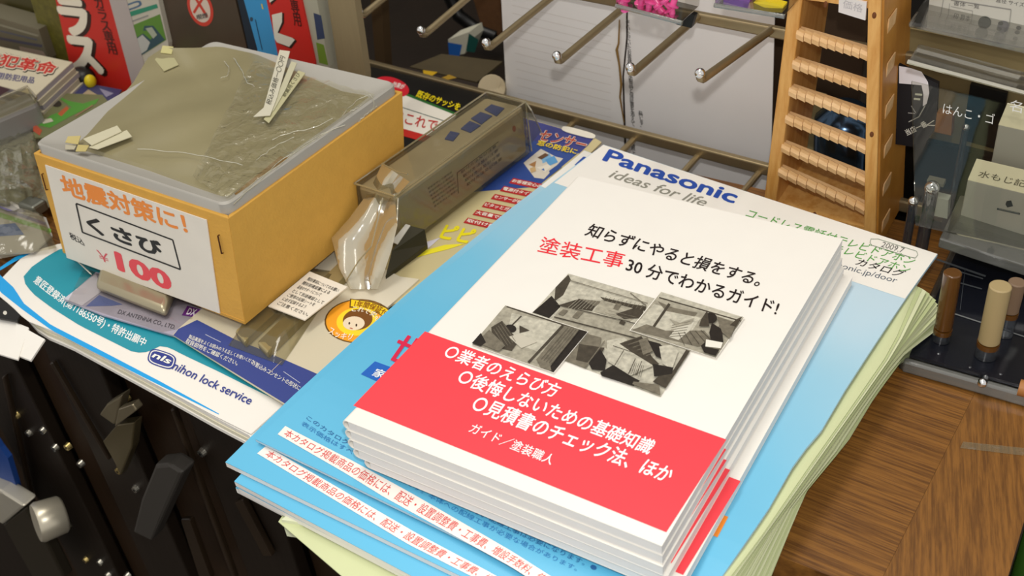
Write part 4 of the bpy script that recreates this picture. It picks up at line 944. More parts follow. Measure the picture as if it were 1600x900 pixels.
for zz in (0.132, 0.108, 0.084, 0.060, 0.036, 0.012):
    obj('dowel_patch', MB().box((fr(zz) + PW + 0.0002, yF + 0.014, zz), (0.0006, 0.014, 0.008)), M_pine2, rk)
toothmesh = None
srows = [((1228, 44), (1360, 80)), ((1225, 91), (1359, 131)), ((1222, 134), (1358, 178)), ((1217, 177), (1357, 227)), ((1212, 222), (1356, 277)), ((1208, 260), (1354, 322))]
for (a, b) in srows:
    pa = aty(a[0], a[1], yF + 0.002); pb_ = aty(b[0], b[1], yF + 0.002); pa[0] = fl(pa[2]) + PW * 0.9; pb_[0] = fr(pb_[2])
    bk = np.array([0, 0.0036, 0.0010])
    sh = obj('shelf', MB().prism([pa, pb_, pb_ + bk, pa + bk], (0, 0, -0.0030)), M_pine2, rk, bevel=0.0004)
    nb = 9; d = (pb_ - pa) / nb
    for i in range(nb):
        c0 = pa + d * i; c1 = pa + d * (i + 0.93); m = MB(); prof = [(y_ * 0.72, z_ * 0.74) for y_, z_ in [(-0.0002, 0.0022), (-0.0030, 0.0012), (-0.0044, -0.0012), (-0.0036, -0.0050), (0.0006, -0.0062), (0.0010, 0.0016)]]
        vs = [c0 + np.array([0, y, z - 0.0006 * 0]) for y, z in prof] + [c1 + np.array([0, y, z - 0.0008]) for y, z in prof]; k = len(prof)
        m.add(vs, [(j, (j + 1) % k, k + (j + 1) % k, k + j) for j in range(k)] + [tuple(reversed(range(k))), tuple(range(k, 2 * k))])
        obj('tooth', m, M_pine2, sh)
pa = aty(1204, 296, yF); pb_ = aty(1352, 362, yF)
obj('base_board', MB().hexa([(fl(0) + PW, yF, 0), (fr(0), yF, 0), (fr(0), yB - 0.005, 0), (fl(0) + PW, yB - 0.005, 0)], [(fl(.014) + PW, yF, .014), (fr(.014), yF, .014), (fr(.018), yB - 0.005, .018), (fl(.018) + PW, yB - 0.005, .018)]), M_pine, rk)
tr_ = aty(1300, -6, yF)[2]
obj('top_rail', MB().hexa([(fl(tr_) + PW * 0.5, yF - 0.0005, tr_ - 0.0035), (fr(tr_) + 0.001, yF - 0.0005, tr_ - 0.0035), (fr(tr_) + 0.001, yF + 0.008, tr_ - 0.0035), (fl(tr_) + PW * 0.5, yF + 0.008, tr_ - 0.0035)], [(fl(tr_) + PW * 0.5, yF - 0.0005, tr_ + 0.02), (fr(tr_) + 0.001, yF - 0.0005, tr_ + 0.02), (fr(tr_) + 0.001, yF + 0.008, tr_ + 0.02), (fl(tr_) + PW * 0.5, yF + 0.008, tr_ + 0.02)]), M_pine, rk)
SRk = SY(yF - 0.0022)
obj('price_label', MB().prism([SRk(1311, -6), SRk(1354, 4), SRk(1352, 32), SRk(1310, 19)], (0, 0.0015, 0)), ink('#ddd8d6'), rk)
lettering(SRk, (0, -1, 0), '価格', (1316, 12), (1347, 20), (1318, -1), '#b8b4b6', rk, layer=1)
for x, y in ((1366, 24), (1290, 7), (1362, 210), (1273, 335)):
    obj('nail', MB().ball(aty(x, y, yF - 0.0022), 0.0011, sc=(1, 0.5, 1.6)), mat('nail_dark', '#6a3a14', 0.6), rk)
# bits seen through the rack
Sd = SY(0.372)
tag(obj('pale_post', MB().prism([Sd(1256, 150), Sd(1284, 158), Sd(1274, 300), Sd(1248, 290)], (0, 0.01, 0)), mat('pale_post_wood', '#8a7c56', 0.7)), 'pale wooden post seen between the shelves of the stamp rack', 'post')
tag(obj('steel_canister', MB().tube([Sd(1326, 168), Sd(1322, 184), Sd(1316, 300)], [0.012, 0.019, 0.019], 20), mat('blue_steel', '#41556b', 0.2, metal=0.9), smooth=True), 'shiny blue steel canister behind the stamp rack', 'canister')

# ------------------------------------------------------------------ clear acrylic stamp display on the right
ad = thing('acrylic_display', 'clear acrylic display stand with shelves and rods at the right end of the counter', 'display stand', (0.24, 0.25, 0.0))
y0 = 0.196
def xslab(z0, z1, y0_, y1_, name, m, x0=0.170, x1=0.40):
    return obj(name, MB().box(((x0 + x1) / 2, (y0_ + y1_) / 2, (z0 + z1) / 2), (x1 - x0, y1_ - y0_, z1 - z0)), m, ad, bevel=0.0012)
xslab(0.0005, 0.0075, 0.196, 0.325, 'base_slab', M_acr, 0.186)
xslab(0.0008, 0.0080, 0.1945, 0.1985, 'base_edge', M_acre, 0.188)
# navy panel right behind
navy = mat('navy_panel', '#12141c', 0.25, noise=0.3)
obj('navy_panel', MB().box((0.30, 0.327, -0.038), (0.25, 0.004, 0.120)), navy, ad)
obj('navy_panel', MB().box((0.29, 0.258, 0.0095), (0.20, 0.12, 0.002)), navy, ad)
SNv = SZ(0.0107)
art(SNv, Z, [('#6e7070', linepts((1490, 490), (1612, 530), 2)), ('#505458', linepts((1462, 405), (1540, 432), 3)), ('#505458', linepts((1500, 425), (1536, 436), 2)), ('#484c50', linepts((1498, 442), (1534, 452), 2)), ('#3c4045', linepts((1508, 420), (1500, 485), 1))], ad, 'white_line', 1)
# shelves
def shelf(pL, pR, y, dep, th_, m, name='shelf'):
    a = aty(*pL, y); b = aty(*pR, y)
    return obj(name, MB().prism([a, b, b + np.array([0, dep, 0]), a + np.array([0, dep, 0])], (0, 0, -th_)), m, ad, bevel=0.0008)
shelf((1468, 372), (1640, 428), 0.262, 0.045, 0.0060, M_acre)
shelf((1494, 350), (1640, 398), 0.285, 0.040, 0.0022, M_acr)
shelf((1420, 92), (1640, 152), 0.275, 0.018, 0.0022, M_acr)
shelf((1420, 34), (1640, 84), 0.310, 0.040, 0.0030, M_acr)
obj('edge_highlight', MB().tube([aty(1418, 96, 0.2745), aty(1640, 156, 0.2745)], 0.0011, 8), film('edge_highlight_film', '#e8e2c8', 0.4, 0.15, 0.1, 20, haze=0.5, hazecol='#cfc8a8'), ad)  # pale tube painted as the highlight along the shelf edge
# back panel (tan) and dark patches
obj('back_panel', MB().prism([SY(0.365)(1400, 40), SY(0.365)(1640, 90), SY(0.365)(1640, 470), SY(0.365)(1400, 400)], (0, 0.004, 0)), mat('tan_back_panel', '#8a7a54', 0.6, noise=0.5, nscale=14), ad)
SBp = SY(0.3645)
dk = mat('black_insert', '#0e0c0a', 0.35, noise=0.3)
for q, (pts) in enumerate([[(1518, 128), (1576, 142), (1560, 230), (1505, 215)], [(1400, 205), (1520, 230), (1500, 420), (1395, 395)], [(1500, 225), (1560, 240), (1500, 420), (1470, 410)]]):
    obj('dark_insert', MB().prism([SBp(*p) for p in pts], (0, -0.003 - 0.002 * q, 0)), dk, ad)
for pts, c_, nm in (([(1464, 176), (1488, 182), (1486, 212), (1460, 206)], '#8a5a22', 'amber_insert'), ([(1452, 306), (1482, 313), (1480, 342), (1446, 334)], '#c9d2c4', 'pale_patch'), ([(1448, 282), (1474, 288), (1474, 293), (1448, 287)], '#8a8672', 'pale_patch')):  # the larger pale piece stands in for a white glare patch
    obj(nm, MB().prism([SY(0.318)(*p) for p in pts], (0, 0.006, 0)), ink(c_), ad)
# price card at the top
pcx = thing('price_card', 'grey white printed stamp price card in the acrylic display at the top right', 'card', SY(0.335)(1520, 40))
SCd = SY(0.335)
obj('card', MB().prism([SCd(1457, -50), SCd(1640, -10), SCd(1640, 82), SCd(1448, 44)], (0, 0.002, 0)), ink('#c6c3b8'), pcx)
tabs = [('#8e8c86', linepts((1486, 0), (1580, 15), 2)), ('#8e8c86', linepts((1474, 0), (1469, 31), 1)), ('#9a9890', linepts((1469, 31), (1560, 50), 1)), ('#9a9890', linepts((1486, 10), (1520, 17), 1)), ('#9a9890', linepts((1520, 17), (1517, 42), 1)), ('#9a9890', linepts((1580, 15), (1577, 40), 1.4)), ('#9a9890', linepts((1484, 5), (1481, 32), 1)),
  ('#4a4d48', ellipse((1539, 34), (10, 1), (-1, 9), 20)), ('#7c7a80', ellipse((1568, 40), (9, 1), (-1, 8), 20)), ('#4a4d48', ellipse((1564, 36), (4, 1), (-1, 3), 12)), ('#4a4d48', ellipse((1571, 46), (3, 1), (-1, 3), 12)), ('#5c5a58', ellipse((1592, 43), (4, 1), (-1, 3), 12))]
art(SCd, (0, -1, 0), tabs, pcx, 'printed_table', 1)
lettering(SCd, (0, -1, 0), '書体 一覧', (1490, 8), (1530, 14), (1491, 1), '#6a6864', pcx, layer=2)
lettering(SCd, (0, -1, 0), '印 見本', (1490, 28), (1516, 33), (1491, 20), '#6a6864', pcx, layer=2)
lettering(SCd, (0, -1, 0), '直径 サイズ', (1556, 3), (1600, 11), (1557, -4), '#5a5856', pcx, layer=2)
# dark card with an outlined face
fc = thing('dark_card', 'black card with a white outlined round head and white brush writing beside the wooden rack', 'card', SY(0.330)(1440, 160))
SFc = SY(0.3200)
obj('card', MB().prism([SFc(1400, 100), SFc(1466, 131), SFc(1462, 200), SFc(1440, 232), SFc(1398, 225)], (0, 0.003, 0)), ink('#14131a'), fc)
art(SFc, (0, -1, 0), [('#f0ecf2', [(1405, 103), (1422, 106), (1440, 112), (1450, 128), (1452, 145), (1448, 162), (1442, 166), (1443, 148), (1440, 133), (1405, 130)]), ('#d8dcc8', linepts((1430, 147), (1441, 148), 3)), ('#d8dcc8', linepts((1428, 154), (1438, 155), 3)), ('#b0aeac', linepts((1424, 165), (1431, 176), 1.2)), ('#b0aeac', linepts((1419, 176), (1430, 177), 1.2)), ('#b8b6ae', linepts((1446, 164), (1436, 182), 1.5)), ('#b8b6ae', linepts((1436, 182), (1420, 190), 1.5))], fc, 'outlined_face', 1)
lettering(SFc, (0, -1, 0), '当店一番', (1418, 212), (1450, 197), (1413, 203), '#eceae0', fc, bold=0.02, layer=2)
lettering(SFc, (0, -1, 0), 'く', (1448, 200), (1462, 196), (1447, 191), '#eceae0', fc, bold=0.02, layer=2)
# white outlined letters on the front sheet
SFr = SY(0.262)
obj('front_sheet', MB().prism([SFr(1424, 128), SFr(1640, 180), SFr(1640, 400), SFr(1430, 352)], (0, 0.0012, 0)), film('front_acrylic', '#eeeeea', 0.02, 0.04, 0.05, 12, haze=0.0), ad)
lettering(SFr, (0, -1, 0), 'はんこ・ゴ', (1473, 176), (1553, 194), (1475, 160), '#dcdcd8', ad, bold=-0.004, layer=3)
lettering(SFr, (0, -1, 0), '名刺', (1577, 172), (1622, 183), (1579, 154), '#dcdcd8', ad, bold=-0.004, layer=3)
# grey stamp boxes
def stampbox(ptsF, y, topoff, label, words):
    S = SY(y); P = [S(*p) for p in ptsF]     # TL TR BR BL of the front face
    t = thing('stamp_box', label, 'box', sum(P) / 4 - Z * 0.02)
    bk = np.array([0, 0.022, 0.0])
    obj('body', MB().prism(P, bk), mat('grey_box', '#b4b3aa', 0.5), t, bevel=0.0006)
    tq = [P[0], P[1], P[1] + topoff, P[0] + topoff + np.array([0.001, 0, 0])]
    obj('cream_top', MB().prism(tq, (0, 0.001, -0.0012)), mat('cream_top', '#dcd6b8', 0.5), t)
    return t, S, P
b1, Sb1, P1 = stampbox([(1512, 281), (1640, 312), (1636, 402), (1498, 348)], 0.288, np.array([0, 0.010, 0.0075]), 'lower grey and cream stamp box with a dark emblem, on the acrylic shelf', 1)
art(Sb1, (0, -1, 0), [('#22343a', [(1573, 314), (1580, 313), (1583, 322), (1574, 324), (1571, 319)]), ('#3a4a50', linepts((1558, 326), (1594, 334), 3)), ('#8a908c', linepts((1560, 326), (1592, 333), 0.8))], b1, 'printed_emblem', 1)
nt_ = norm3(np.cross(P1[1] - P1[0], np.array([0, 0.010, 0.0075]))); nt_ = nt_ if nt_[2] > 0 else -nt_
lettering(SP(P1[0], nt_), nt_, '水もじ記', (1527, 276), (1600, 293), (1532, 266), '#4a4834', b1, bold=0.0, layer=2)
b2, Sb2, P2 = stampbox([(1560, 195), (1650, 215), (1645, 278), (1548, 258)], 0.315, np.array([0, 0.010, 0.0080]), 'upper grey and cream stamp box, half cut off by the right edge', 1)
# rods of acrylic
Mglass = film('acrylic_rod', '#c2c6cc', 0.16, 0.03, 0.1, 20, haze=0.10, hazecol='#8a909a')
def rod(pb, zh, r, m, x=None, zb=0.0105, name='acrylic_rod', label=None, cat='rod', group=None, tip=None):
    p = at(pb[0], pb[1], zb)
    pts = [p, p + Z * zh]
    o = obj(name, MB().tube(pts, r, 20), m, bevel=0.0005, smooth=True)
    return o
for (px_, py_), zh, r, lab in [((1413, 400), 0.036, 0.0024, 'short clear rod against the side of the wooden rack'), ((1437, 402), 0.045, 0.0034, 'clear rod with a rounded top beside the wooden rack'), ((1484, 330), 0.055, 0.0018, 'thin clear rod standing behind the first clear rod')]:
    o = obj('acrylic_rod', MB().tube([at(px_, py_, 0.0105), at(px_, py_, 0.0105) + Z * zh], r, 18), Mglass, smooth=True); tag(o, lab, 'rod')
    c = obj('rounded_cap', MB().ball(at(px_, py_, 0.0105) + Z * zh, r * 1.15, 16, 10), M_chrome, o, smooth=True)
# stamps standing in the display
Mst = mat('pale_stamp_wood', '#a8946a', 0.5, noise=0.06, stretch=(1, 1, 0.1)); Mst2 = mat('amber_horn', '#5c3a14', 0.25, noise=0.3, coat=0.5); Mst3 = mat('pink_stamp_wood', '#7c6550', 0.5)
def stamp(pt, pb, r, m, label, ring=True, y=0.212):
    a = aty(*pb, y); b = aty(*pt, y); b[0] = a[0] + (b[0] - a[0]) * 0.6
    t = thing('name_stamp', label, 'stamp', a, 'name stamps in the acrylic display')
    obj('shaft', MB().tube([a, b], r, 24), m, t, bevel=0.0006, smooth=True)
    if ring:
        obj('ring', MB().tube([a - Z * 0.0030, a - Z * 0.0004], r * 1.05, 20), Mst2, t)
        lo_ = np.array([a[0], a[1], 0.0108]); obj('clear_holder', MB().tube([lo_, a - Z * 0.0030], r * 1.02, 20), Mglass, t, smooth=True)
    return t
stamp((1562, 446), (1545, 533), 0.0050, Mst, 'pale wooden name stamp standing in the clear holder')
stamp((1590, 440), (1578, 486), 0.0040, Mst3, 'dim pinkish name stamp behind the pale wooden one', y=0.232)
stamp((1487, 425), (1474, 512), 0.0042, Mst2, 'dark amber name stamp beside the curled green pages', y=0.215)
for i, (px_, py_) in enumerate([(1535, 598), (1540, 590), (1563, 588), (1515, 577), (1466, 556)]):
    obj('clear_foot', MB().ball(at(px_, py_, 0.009), 0.0017 if i else 0.0024), M_chrome if i == 0 else Mglass, ad, smooth=True)
tag(obj('amber_stamp_case', MB().tube([at(1592, 605, 0.010), at(1640, 618, 0.010)], 0.004, 14), mat('orange_wood', '#a8703c', 0.5), smooth=True), 'orange brown stick at the lower right corner of the acrylic display', 'stamp')
# clear bottle-green thing past the end of the counter
tag(obj('green_bottle', MB().tube([at(1612, 935, -0.08), at(1612, 935, -0.08) + Z * 0.05, at(1612, 935, -0.08) + Z * 0.056], [0.012, 0.012, 0.006], 18), mat('green_glass', '#3f6a24', 0.2, coat=0.5), smooth=True), 'green bottle past the right end of the counter', 'bottle')

# ------------------------------------------------------------------ upright packages at the back left
YP = 0.262
SU = SY(YP)
def pack(pts, col, label, dep=0.03, y=YP, m=None, rough=0.35, cat='package', name='boxed_product', group=None):
    S = SY(y); P = [S(*p) for p in pts]
    # stand it on the counter: drop the lowest corners to the top of the counter
    t = thing(name, label, cat, (float(np.mean([p[0] for p in P])), y + dep / 2, 0.0005), group)
    obj('carton', MB().prism(P, (0, dep, 0)), m or mat('print_' + col.strip('#'), col, rough, noise=0.05), t)
    return t, S
N = (0, -1, 0)
p1, S1 = pack([(-30, 20), (60, 46), (76, 92), (60, 200), (-30, 190)], '#6b6552', 'grey printed package lying low at the far back left', 0.02, 0.262)
art(S1, N, [('#8a8672', linepts((-10, 36), (60, 56), 3)), ('#4c4a58', linepts((-10, 58), (66, 72), 4)), ('#9a8878', [(30, 72), (68, 80), (74, 90), (34, 86)]), ('#585a68', linepts((0, 48), (58, 62), 2))], p1, 'printed_lines', 1)
p2, S2 = pack([(-40, -40), (46, -40), (62, 44), (-40, 24)], '#4a4424', 'olive meshed package behind the grey one at the far back left', 0.02, 0.285)
art(S2, N, [('#7a7430', linepts((-10, 16), (50, 30), 4)), ('#6a6228', linepts((-10, 6), (48, 18), 2))], p2, 'printed_lines', 1)
p3, S3 = pack([(36, -40), (82, -40), (112, 98), (108, 200), (84, 200), (66, 60)], '#56561c', 'narrow yellow olive package left of the red glass package', 0.02, 0.270, m=mat('olive_weave', '#5e5a1e', 0.5, noise=0.5, nscale=250))
RED = [(78, -40), (160, -40), (206, 128), (216, 200), (130, 200), (110, 105)]
p4, S4 = pack(RED, '#c92a22', 'red package with big white katakana, left one of the two', 0.028)
lettering(S4, N, 'ガ\nラ\nス', (118, 116), (174, 122), (66, -70), '#2a140c', p4, bold=0.09, layer=1)
lettering(S4, N, 'ガ\nラ\nス', (114, 112), (168, 118), (62, -72), '#ece4d0', p4, bold=0.07, layer=2)
lettering(S4, N, 'ガ\nラ\nス\n専\n用', (170, 84), (186, 86), (144, -6), '#4a1410', p4, bold=0.02, layer=2)
p5, S5 = pack([(160, -40), (186, -40), (224, 96), (230, 190), (214, 190), (205, 128)], '#b5aca8', 'pale lilac side of the red glass package', 0.01, 0.2615)
p6, S6 = pack([(186, -40), (238, -40), (263, 68), (266, 180), (232, 190), (220, 96)], '#c4c0b0', 'white and green package with a cup drawing', 0.024)
art(S6, N, [('#4c6a88', pillpts((207, 9), (14, -5), (2, 5), 1, 1)), ('#c4c0b0', pillpts((207, 9), (14, -5), (2, 5), 0.75, 0.5)), ('#2c8a6c', [(197, 20), (245, 6), (247, 12), (198, 28)]), ('#5c8a34', [(201, 42), (250, 22), (260, 62), (222, 86), (215, 88)]), ('#8a8a88', linepts((199, 36), (232, 24), 2)),
  ('#33505a', [(212, 60), (224, 52), (236, 62), (240, 56), (236, 46), (224, 48), (226, 40), (240, 40), (250, 52), (258, 62), (222, 86), (218, 86)]), ('#b8bab4', [(215, 60), (223, 54), (235, 66), (230, 78), (221, 84)]), ('#a8b09c', [(228, 44), (238, 42), (246, 54), (240, 60), (234, 52)])], p6, 'printed_picture', 1)
p7, S7 = pack([(240, -40), (358, -40), (385, 72), (388, 180), (268, 180), (264, 68)], '#4a3d30', 'dark clear topped package with a red crossed circle sticker', 0.03, 0.266, m=mat('smoky_package', '#4c4034', 0.25, noise=0.35, nscale=20, coat=0.3))
stc = (313, 12)
art(S7, N, [('#cc4030', ellipse(stc, (20, 2), (5, 29), 30)), ('#d8c8b8', ellipse(stc, (15.5, 1.5), (4, 23), 28)), ('#cc4030', linepts((304, -6), (324, 26), 4)), ('#cc4030', linepts((320, -8), (303, 20), 4))], p7, 'crossed_circle_sticker', 1)
lettering(S7, N, '喫煙', (309, 31), (326, 27), (307, 23), '#5a5854', p7, bold=0.02, layer=4)
p8, S8 = pack([(362, -40), (384, -40), (402, 76), (404, 170), (392, 170), (388, 76)], '#1b2a38', 'narrow dark blue strip package left of the sky blue one', 0.02, 0.2645)
p9, S9 = pack([(370, -40), (408, -40), (434, 82), (436, 180), (410, 180), (402, 76)], '#3d95cc', 'sky blue package standing behind the cardboard box', 0.025, 0.2625)
art(S9, N, [('#32485c', ellipse((393, 30), (2.5, 0), (0, 3.5), 12)), ('#d8c050', linepts((409, 6), (411, 14), 2)), ('#1e3c58', linepts((399, 30), (410, 78), 1.2))], p9, 'printed_marks', 1)
p10, S10 = pack([(408, -40), (462, -40), (492, 96), (496, 190), (440, 190), (434, 84)], '#c62a24', 'red package with white katakana, right one beside the sky blue package', 0.028)
art(S10, N, [('#2a140c', [(424, 8), (436, -4), (440, -20), (418, -20)]), ('#2a140c', [(428, 24), (444, 20), (444, 36), (436, 52), (460, 60), (464, 64), (455, 76), (436, 68), (430, 60)]), ('#e0dccc', [(425, 23), (441, 19), (441, 34), (434, 51), (457, 59), (461, 62), (452, 73), (433, 66), (429, 60)]), ('#e0dccc', [(422, 4), (434, -5), (436, -20), (416, -20)])], p10, 'printed_katakana', 1)
lettering(S10, N, '専\n用', (460, 40), (473, 42), (452, -2), '#4a1410', p10, bold=0.02, layer=2)
p11, S11 = pack([(464, -40), (488, -40), (514, 104), (516, 190), (498, 190), (492, 98)], '#a8a694', 'pale side carton right of the second red package', 0.02, 0.2635)
art(S11, N, [('#6c8a30', [(494, 66), (506, 70), (513, 102), (499, 98)]), ('#34405c', [(490, 20), (502, 24), (508, 60), (496, 62)])], p11, 'printed_marks', 1)
p12, S12 = pack([(506, -40), (548, -40), (571, 116), (574, 210), (536, 210), (528, 106)], '#8a7a58', 'ribbed tan cylinder shaped roll standing right of the packages', 0.006, 0.268, m=mat('tan_ribbed', '#8f8060', 0.6, noise=0.12, nscale=90, stretch=(6, 1, 0.3)), name='tan_roll', cat='roll')

# ------------------------------------------------------------------ magazines and blister goods at left
zm = 0.027
mq = [(-60, 60), (113, 97), (56, 149), (-90, 110)]
for k in range(6):
    z1 = zm - k * 0.0043; o_ = np.array([3.0, 1.4]) * k * (1 if k % 2 else 0.7)
    P = [at(*np.array(mq[0]), zm) , at(*mq[1], zm), at(*mq[2], zm), at(*mq[3], zm)]
    dx_ = 0.0008 * k + (0.0007 if k % 2 else 0)
    P = [np.array([p[0] + dx_, p[1] + 0.0006 * k * (-1) ** k, z1]) for p in P]
    t = thing('magazine', ['topmost white magazine with red outlined title in the pile at the left', 'second magazine from the top, lilac page edges', 'third magazine from the top in the left pile', 'fourth magazine from the top in the left pile', 'fifth magazine from the top in the left pile', 'bottom magazine of the left pile'][k], 'magazine', sum(P) / 4 - Z * 0.0043, 'magazines in the left pile')
    obj('cover', MB().prism(P, (0, 0, -0.0005)), mat('magazine_cover', '#c4bba2', 0.5), t)
    obj('page_block', MB().prism([p - Z * 0.0005 for p in P], (0, 0, -0.0037)), mat('magazine_pages_' + 'ab'[k % 2], ['#9c98a0', '#b0aa98'][k % 2], 0.7, noise=0.2, nscale=30, stretch=(1, 1, 60)), t)
    if k == 0: mg = t
SM = SZ(zm)
lettering(SM, Z, '防犯革命', (-36, 100), (84, 122), (-24, 76), '#1c1814', mg, bold=0.10, layer=1)
lettering(SM, Z, '防犯革命', (-36, 99), (83, 120), (-24, 77), '#ded4bc', mg, bold=0.075, layer=2)
lettering(SM, Z, '防犯革命', (-34, 98), (82, 118), (-23, 79), '#bc2c22', mg, bold=0.035, layer=3)
lettering(SM, Z, 'クッズ用防犯用品', (-40, 118), (52, 131), (-36, 108), '#4a4878', mg, bold=0.02, layer=2)
art(SM, Z, [('#3a1c22', [(-20, 128), (16, 140), (0, 150), (-20, 146)])], mg, 'printed_picture', 1)
# silver device in clear case, in front of the magazines
sd = thing('clear_cased_device', 'grey boxy device in a clear case at the far left edge', 'package', at(10, 190, 0.005))
q_ = [at(-60, 186, 0.030), at(46, 142, 0.030), at(60, 160, 0.028), at(-50, 206, 0.028)]
obj('device_body', MB().hexa([np.array([p[0], p[1], 0.008]) for p in (q_[3], q_[2], q_[1], q_[0])], [q_[3], q_[2], q_[1], q_[0]]), mat('grey_device', '#8d8b88', 0.4, metal=0.2, noise=0.1), sd, bevel=0.003)
obj('clear_lid', MB().hexa([np.array([p[0], p[1], 0.028]) for p in (q_[3], q_[2], q_[1], q_[0])], [p + Z * 0.004 for p in (q_[3], q_[2], q_[1], q_[0])]), M_shell, sd, bevel=0.002)
obj('case_rim', MB().tube([q_[0] + Z * 0.004, q_[1] + Z * 0.004, q_[2] + Z * 0.004], 0.0007, 6), M_edge, sd)
SGc = SZ(0.012)
gc = thing('green_card', 'green product card with orange print left of the cardboard box', 'card', at(110, 170, 0.011))
obj('card', MB().prism([SGc(62, 146), SGc(78, 145), SGc(160, 148), SGc(170, 160), SGc(70, 215), SGc(52, 215)], (0, 0, -0.0012)), ink('#6a6c48'), gc)
art(SGc, Z, [('#4a8a30', [(85, 148), (108, 158), (130, 162), (155, 154), (150, 162), (110, 182), (78, 200), (60, 196), (80, 180), (112, 168)]), ('#a8552c', [(90, 178), (104, 166), (108, 170), (96, 182)]), ('#a84a30', [(52, 192), (66, 204), (62, 212), (52, 205)]), ('#2a241c', ellipse((88, 162), (8, 2), (-2, 5), 16)), ('#b8b4a0', [(64, 188), (80, 185), (84, 190), (68, 194)]), ('#8a6c50', linepts((118, 182), (145, 165), 2))], gc, 'printed_picture', 1)
SBc = SZ(0.008)
bc_ = thing('blue_card', 'dark blue card with a pale corner under the magazines', 'card', at(140, 150, 0.007))
obj('card', MB().prism([SBc(95, 152), SBc(135, 130), SBc(190, 140), SBc(180, 158), SBc(150, 166)], (0, 0, -0.001)), ink('#3a3c66'), bc_)
art(SBc, Z, [('#a8987c', [(138, 140), (162, 154), (130, 160), (118, 156)]), ('#8a88a0', [(155, 138), (178, 146), (166, 152)])], bc_, 'printed_picture', 1)
tag(obj('yellow_cap', MB().ball(at(141, 127, 0.012), 0.005, sc=(0.8, 1, 1.1)), mat('yellow_plastic', '#d8c41c', 0.4), smooth=True), 'small yellow cap beside the pile of magazines', 'cap')
tag(obj('black_lump', MB().ball(at(128, 120, 0.010), 0.010, sc=(1.2, 1, 0.8)), M_black, smooth=True), 'black rubber piece between the magazines and the red package', 'part')
# heap of clear blister goods beside the box
cb_ = thing('clear_bag_of_fittings', 'clear crinkled bag of metal fittings left of the cardboard box', 'bag', at(30, 270, 0.008))
obj('header_card', MB().prism([at(-40, 205, 0.008), at(60, 196, 0.008), at(84, 322, 0.008), at(-40, 336, 0.008)], (0, 0, -0.001)), ink('#a09c86'), cb_)
rows = []
for j in range(17):
    r = []
    for i in range(15):
        q = quadpt([(-40, 215), (56, 205), (78, 318), (-40, 330)], i / 14, j / 16)
        e = min(i, 14 - i, j, 16 - j) / 4; z = 0.010 + 0.014 * min(1, e) + 0.003 * math.sin(2.3 * i + j) * math.sin(1.3 * j)
        r.append(at(q[0], q[1], z))
    rows.append(r)
obj('film', MB().grid(rows), film('bag_film', '#e0dfd2', 0.10, 0.10, 1.0, 50, haze=0.22, hazecol='#bcbaa2'), cb_, smooth=True, recalc=False)
for a, b in (((0, 268), (50, 290)), ((5, 284), (54, 296)), ((28, 262), (58, 262)), ((40, 300), (46, 330)), ((0, 245), (40, 262))):
    obj('fitting', MB().tube([at(*a, 0.013), at(*b, 0.013)], 0.0013, 8), M_bronze, cb_)
obj('fitting', MB().box(at(52, 322, 0.013), (0.016, 0.012, 0.008)), mat('grey_steel', '#77786e', 0.35, metal=0.7), cb_, bevel=0.002)
S_b = SZ(0.0120)
bl = thing('long_blister_card', 'white card with violet and green stripes in a clear blister, left of the box', 'package', at(40, 350, 0.011))
obj('card', MB().prism([S_b(-40, 312), S_b(20, 318), S_b(72, 340), S_b(82, 368), S_b(52, 394), S_b(-40, 398)], (0, 0, -0.001)), ink('#a29e98'), bl)
art(S_b, Z, [('#6a648c', [(-10, 320), (0, 322), (72, 348), (70, 352), (0, 328), (-10, 326)]), ('#6c9a3c', [(-10, 330), (0, 332), (80, 358), (80, 364), (0, 340), (-10, 337)]), ('#1f4f9c', [(-10, 352), (24, 349), (38, 367), (-10, 370)]), ('#c4bfb6', [(10, 314), (46, 320), (66, 340), (40, 334)])], bl, 'printed_stripes', 1)
g = quadgrid(lambda x, y: at(x, y, 0.020), [(-40, 312), (60, 320), (82, 372), (-40, 395)], 10, 6)
for j in range(7):
    for i in range(11): g[j][i] = g[j][i] - (Z * 0.0075 if i in (0, 10) or j in (0, 6) else Z * 0.0015 * math.sin(i * 1.7 + j))
obj('blister', MB().grid(g), M_film, bl, smooth=True, recalc=False)

# ------------------------------------------------------------------ door hardware display below the counter, front left
hd = thing('door_hardware_display', 'dark brown upright board of screws and door fittings below the counter at the front left', 'display', (-0.2, 0.03, -0.85))
YH = 0.034
M_dark2 = mat('warm_brown_panel', '#2c1d0f', 0.4, noise=0.3, nscale=40, stretch=(1, 1, 0.1), bump=0.2)
bounds = [-0.60, -0.47, -0.415, -0.345, -0.30, -0.245, -0.175, -0.12, -0.065, 0.0, 0.08, 0.17]
for i in range(len(bounds) - 1):
    a, b = bounds[i], bounds[i + 1]; off = 0.011 if i % 2 else 0.0
    obj('upright_board', MB().box(((a + b) / 2, YH + 0.014 + off, -0.425), (b - a - 0.0015, 0.010, 0.80)), [M_dark, M_dark2][i % 2], hd, bevel=0.0012)
Mbr = mat('brass_screw', '#d0b878', 0.25, metal=0.9, noise=0.05); Mni = mat('nickel_screw', '#c8c4b8', 0.2, metal=0.9, noise=0.05)
SHd = SY(YH + 0.0085)
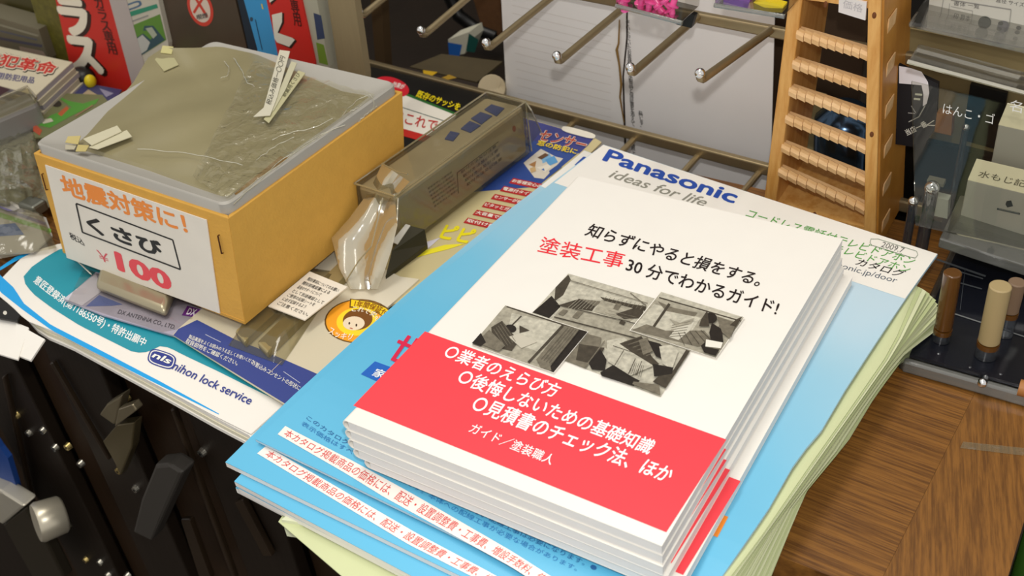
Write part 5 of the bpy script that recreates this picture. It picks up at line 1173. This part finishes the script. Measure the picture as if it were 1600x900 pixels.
for i, (x, y) in enumerate([(27, 648), (46, 676), (68, 672), (87, 699), (107, 697), (127, 724), (187, 734), (213, 763), (317, 706), (135, 874), (157, 878), (170, 898), (200, 899), (198, 621)]):
    c = SHd(x, y); m = MB(); m.tube([c + np.array([0, 0.001, 0]), c + np.array([0, -0.0022, 0])], [0.0030, 0.0024], 14)
    s_ = obj('screw', m, Mbr if i in (0, 4, 6, 9, 13) else Mni, hd, smooth=True)
    obj('socket', MB().tube([c + np.array([0, -0.0021, 0]), c + np.array([0, -0.0025, 0])], 0.0009, 6), M_black, s_)
def pb2(pts, y, dep, name, m, label=None, bevel=0.001):
    S = SY(y); return obj(name, MB().prism([S(*p) for p in pts], (0, dep, 0)), m, hd, bevel=bevel, label=label)
Mbk = mat('bronze_bracket', '#8a7f66', 0.35, metal=0.6, noise=0.2)
pb2([(155, 648), (166, 632), (190, 618), (182, 655), (178, 664)], YH - 0.004, 0.008, 'latch_plate', Mbk)
pb2([(184, 640), (206, 632), (213, 642), (178, 668)], YH - 0.008, 0.006, 'latch_plate', Mbk)
pb2([(160, 690), (182, 664), (210, 660), (206, 700), (188, 744), (178, 722)], YH - 0.002, 0.007, 'latch_body', mat('dark_bronze', '#6a5f44', 0.35, metal=0.6))
pb2([(241, 728), (262, 726), (285, 740), (262, 790), (236, 846), (207, 832), (220, 780)], YH - 0.012, 0.012, 'black_bar', mat('charcoal_bar', '#38342f', 0.6), bevel=0.002)
pb2([(-40, 752), (0, 768), (38, 792), (4, 820), (-40, 800)], 0.010, 0.012, 'lever_plate', mat('steel_lever', '#c8c2b2', 0.35, metal=0.5), bevel=0.002)
pb2([(4, 820), (38, 794), (72, 848), (100, 905), (52, 905), (20, 850)], 0.012, 0.010, 'lever_arm', mat('bronze_arm', '#3d372c', 0.4, metal=0.5), bevel=0.002)
for pts in ([(76, 568), (80, 567), (170, 720), (166, 718)], [(265, 640), (270, 640), (368, 905), (362, 905)], [(2, 590), (6, 588), (76, 905), (71, 905)], [(282, 812), (296, 812), (330, 905), (312, 905)], [(366, 785), (378, 780), (425, 870), (412, 870)]):
    pb2(pts, YH + 0.004, 0.004, 'edge_strip', mat('lit_brown_edge', '#2c2116', 0.35, noise=0.2))
kA = aty(56, 818, 0.002); kB = aty(101, 802, 0.020)
kd = norm3(kB - kA)
obj('knob', MB().tube([kA, kA + (kB - kA) * 0.12, kB - (kB - kA) * 0.1, kB], [0.0136, 0.0148, 0.0138, 0.0118], 28), mat('steel_knob', '#d0c8b4', 0.32, metal=0.6), hd, smooth=True)
kc_ = obj('knob_core', MB().tube([kB + np.array([0.003, -0.004, -0.008]) - kd * 0.003, kB + np.array([0.003, -0.004, -0.008]) + kd * 0.003], [0.0040, 0.0034], 18), mat('dark_core', '#37332a', 0.3, metal=0.8), hd, smooth=True)
tag(obj('blue_folder', MB().prism([SY(0.02)(-40, 640), SY(0.02)(0, 700), SY(0.02)(12, 716), SY(0.02)(30, 775), SY(0.02)(-40, 760)], (0, 0.004, 0)), mat('dark_blue', '#143f86', 0.5)), 'dark blue folder edge at the far left below the counter', 'folder')
